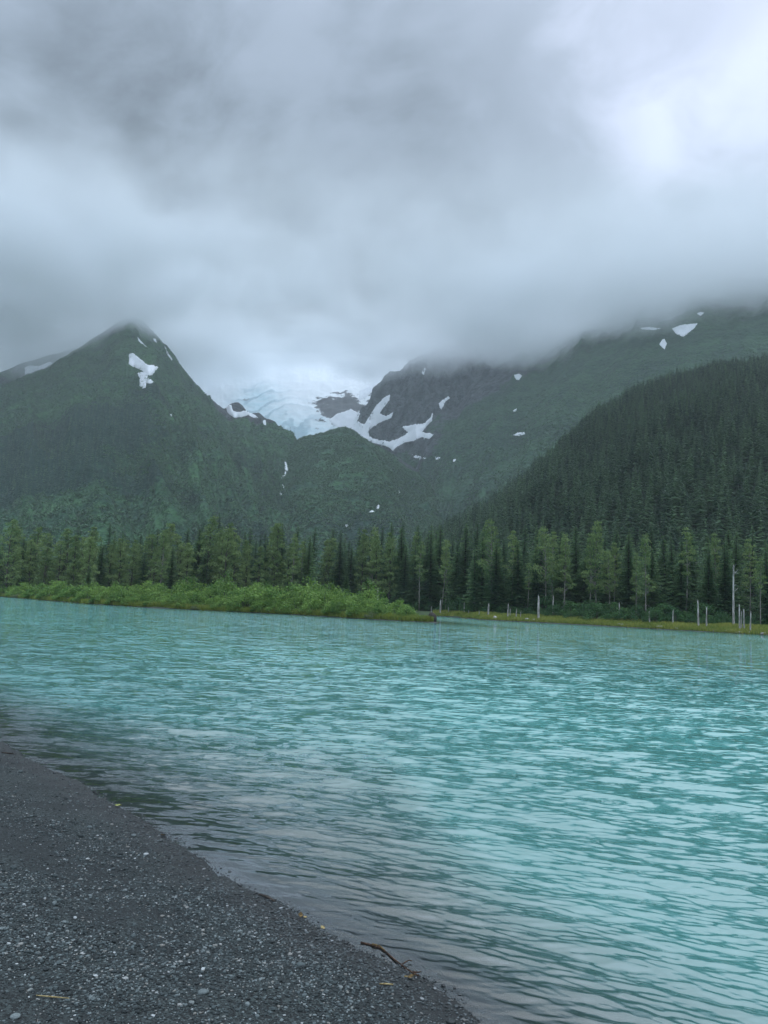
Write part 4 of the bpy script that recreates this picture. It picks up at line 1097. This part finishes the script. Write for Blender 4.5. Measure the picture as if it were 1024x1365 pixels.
for k, (px, py, rad, tint, lab) in enumerate([(271, 1325, .030, .72, 'largest flat grey stone on the gravel, above the bottom edge'), (20, 1357, .022, .78, 'pale rounded stone in the bottom corner of the beach'),
    (110, 1272, .015, .95, 'white pebble left of the beach middle'), (121, 1280, .014, .9, 'pale oval pebble just below the white one'), (40, 1321, .016, .85, 'light stone above the bottom corner one'),
    (330, 1340, .017, .8, 'light angular stone right of the largest flat stone')]):
    p_ = None
    d = ray(px, py); tt = np.linspace(1.5, 9, 4000); q = EYE[None] + d[None] * tt[:, None]; i = np.argmax(q[:, 2] < ground_z(q[:, 0], q[:, 1])); p_ = q[i]
    V, F, T = pebble(1100 + k, 3)
    o = link('stone', np_mesh('stone', V * rad, F, STONE, True, {'tint': np.full(len(V), tint)}), None, lab, 'stone'); o.location = (p_[0], p_[1], p_[2] + rad * .25); o.rotation_euler = (.1, 0, random.uniform(0, 3))
def on_beach(px, py):
    d = ray(px, py); tt = np.linspace(1.5, 25, 9000); q = EYE[None] + d[None] * tt[:, None]; i = np.argmax(q[:, 2] < np.maximum(ground_z(q[:, 0], q[:, 1]), -.01)); return q[i]
STICK = bark_mat('stick_wood', (0.022, 0.013, 0.009), (0.11, 0.06, 0.035), 60)
STRAW = bark_mat('straw', (0.30, 0.22, 0.09), (0.52, 0.42, 0.20), 80)
LEAFB = bark_mat('old_leaf', (0.07, 0.045, 0.02), (0.22, 0.15, 0.055), 60)
o = root('driftwood_stick', 'crooked brown driftwood stick lying along the wet edge of the gravel', 'stick', tuple(on_beach(520, 1280)))
base_ = on_beach(520, 1280)
def stick(pts, r0_, r1_, lift=.012):
    P = [on_beach(*q) + V3(0, 0, lift) - base_ for q in pts]; n = len(P); mm = MB()
    mm.tube(P, [r0_ + (r1_ - r0_) * i / (n - 1) for i in range(n)], 7); return mm
link('stem', stick([(481, 1259), (490, 1261), (500, 1264), (509, 1267), (516, 1273), (525, 1281), (534, 1288), (543, 1295), (551, 1300), (559, 1304)], .0065, .004).build('stick_stem', STICK, True), o)
link('twig', stick([(537, 1290), (541, 1287), (545, 1285), (549, 1286)], .005, .003, .022).build('stick_twig', STICK, True), o)
link('twig', stick([(551, 1300), (555, 1301), (561, 1300)], .005, .003, .02).build('stick_twig', STICK, True), o)
link('bark_strip', stick([(496, 1263), (506, 1265), (512, 1270)], .008, .004, .018).build('stick_bark', LEAFB, True), o)
def bit(name, cat, lab, pts, r_, mat_):
    c_ = on_beach(*pts[len(pts) // 2]); mm = MB(); mm.tube([on_beach(*q) + V3(0, 0, .010) - c_ for q in pts], [r_ * (.7 if i in (0, len(pts) - 1) else 1) for i in range(len(pts))], 6)
    o = link(name, mm.build(name, mat_, True), None, lab, cat); o.location = tuple(c_)
bit('straw', 'straw', 'pale yellow straw on the gravel below the crooked stick', [(506, 1314), (515, 1314), (524, 1315)], .0045, STRAW)
bit('straw', 'straw', 'short yellow straw by the lower end of the crooked stick', [(539, 1304), (543, 1304)], .005, STRAW)
bit('straw', 'straw', 'bleached reed stem half sunk in gravel near the bottom of the beach', [(48, 1330), (70, 1332), (92, 1334)], .003, STRAW)
bit('twig', 'twig', 'dark thin twig on the beach edge near the top of the gravel', [(2, 1004), (10, 1005), (18, 1006)], .012, DARK_WOOD)
bit('twig', 'twig', 'dark curved twig at the waterline above the leaf bits', [(345, 1194), (355, 1197), (366, 1203)], .010, DARK_WOOD)
def leaf(px, py, s_, mat_, lab, seed):
    c_ = on_beach(px, py); rn = random.Random(seed); n = 7; mm = MB(); ps = []
    for i in range(n):
        f = i / (n - 1); w_ = s_ * .42 * math.sin(math.pi * min(.98, f * .96 + .04)) ; ps.append((V3(-w_, s_ * (f - .5), .004 + .25 * s_ * f * f), V3(0, s_ * (f - .5), .0 + .2 * s_ * f * f), V3(w_, s_ * (f - .5), .006 + .3 * s_ * f)))
    for a, b in zip(ps, ps[1:]):
        mm.quad(a[0], a[1], b[1], b[0], .4); mm.quad(a[1], a[2], b[2], b[1], .6)
    o = link('fallen_leaf', mm.build('fallen_leaf', mat_), None, lab, 'leaf'); o.location = (c_[0], c_[1], c_[2] + .012); o.rotation_euler = (rn.uniform(-.3, .3), rn.uniform(-.3, .3), rn.uniform(0, 6.28))
GL_ = bark_mat('green_leaf', (0.16, 0.20, 0.05), (0.36, 0.36, 0.12), 40)
leaf(157, 1076, .07, GL_, 'yellow-green leaf at the far waterline of the beach', 1)
leaf(400, 1223, .040, LEAFB, 'brown leaf scrap at the waterline, upper one of three', 2)
leaf(407, 1226, .028, STRAW, 'yellow leaf scrap touching the upper brown scrap', 3)
leaf(430, 1240, .038, STRAW, 'yellow leaf scrap at the waterline left of the crooked stick', 4)
leaf(548, 1306, .045, LEAFB, 'orange-brown leaf under the lower end of the crooked stick', 5)
leaf(217, 1116, .05, LEAFB, 'brown leaf scrap midway along the beach waterline', 6)
#@@VEG1@@
print('script done')
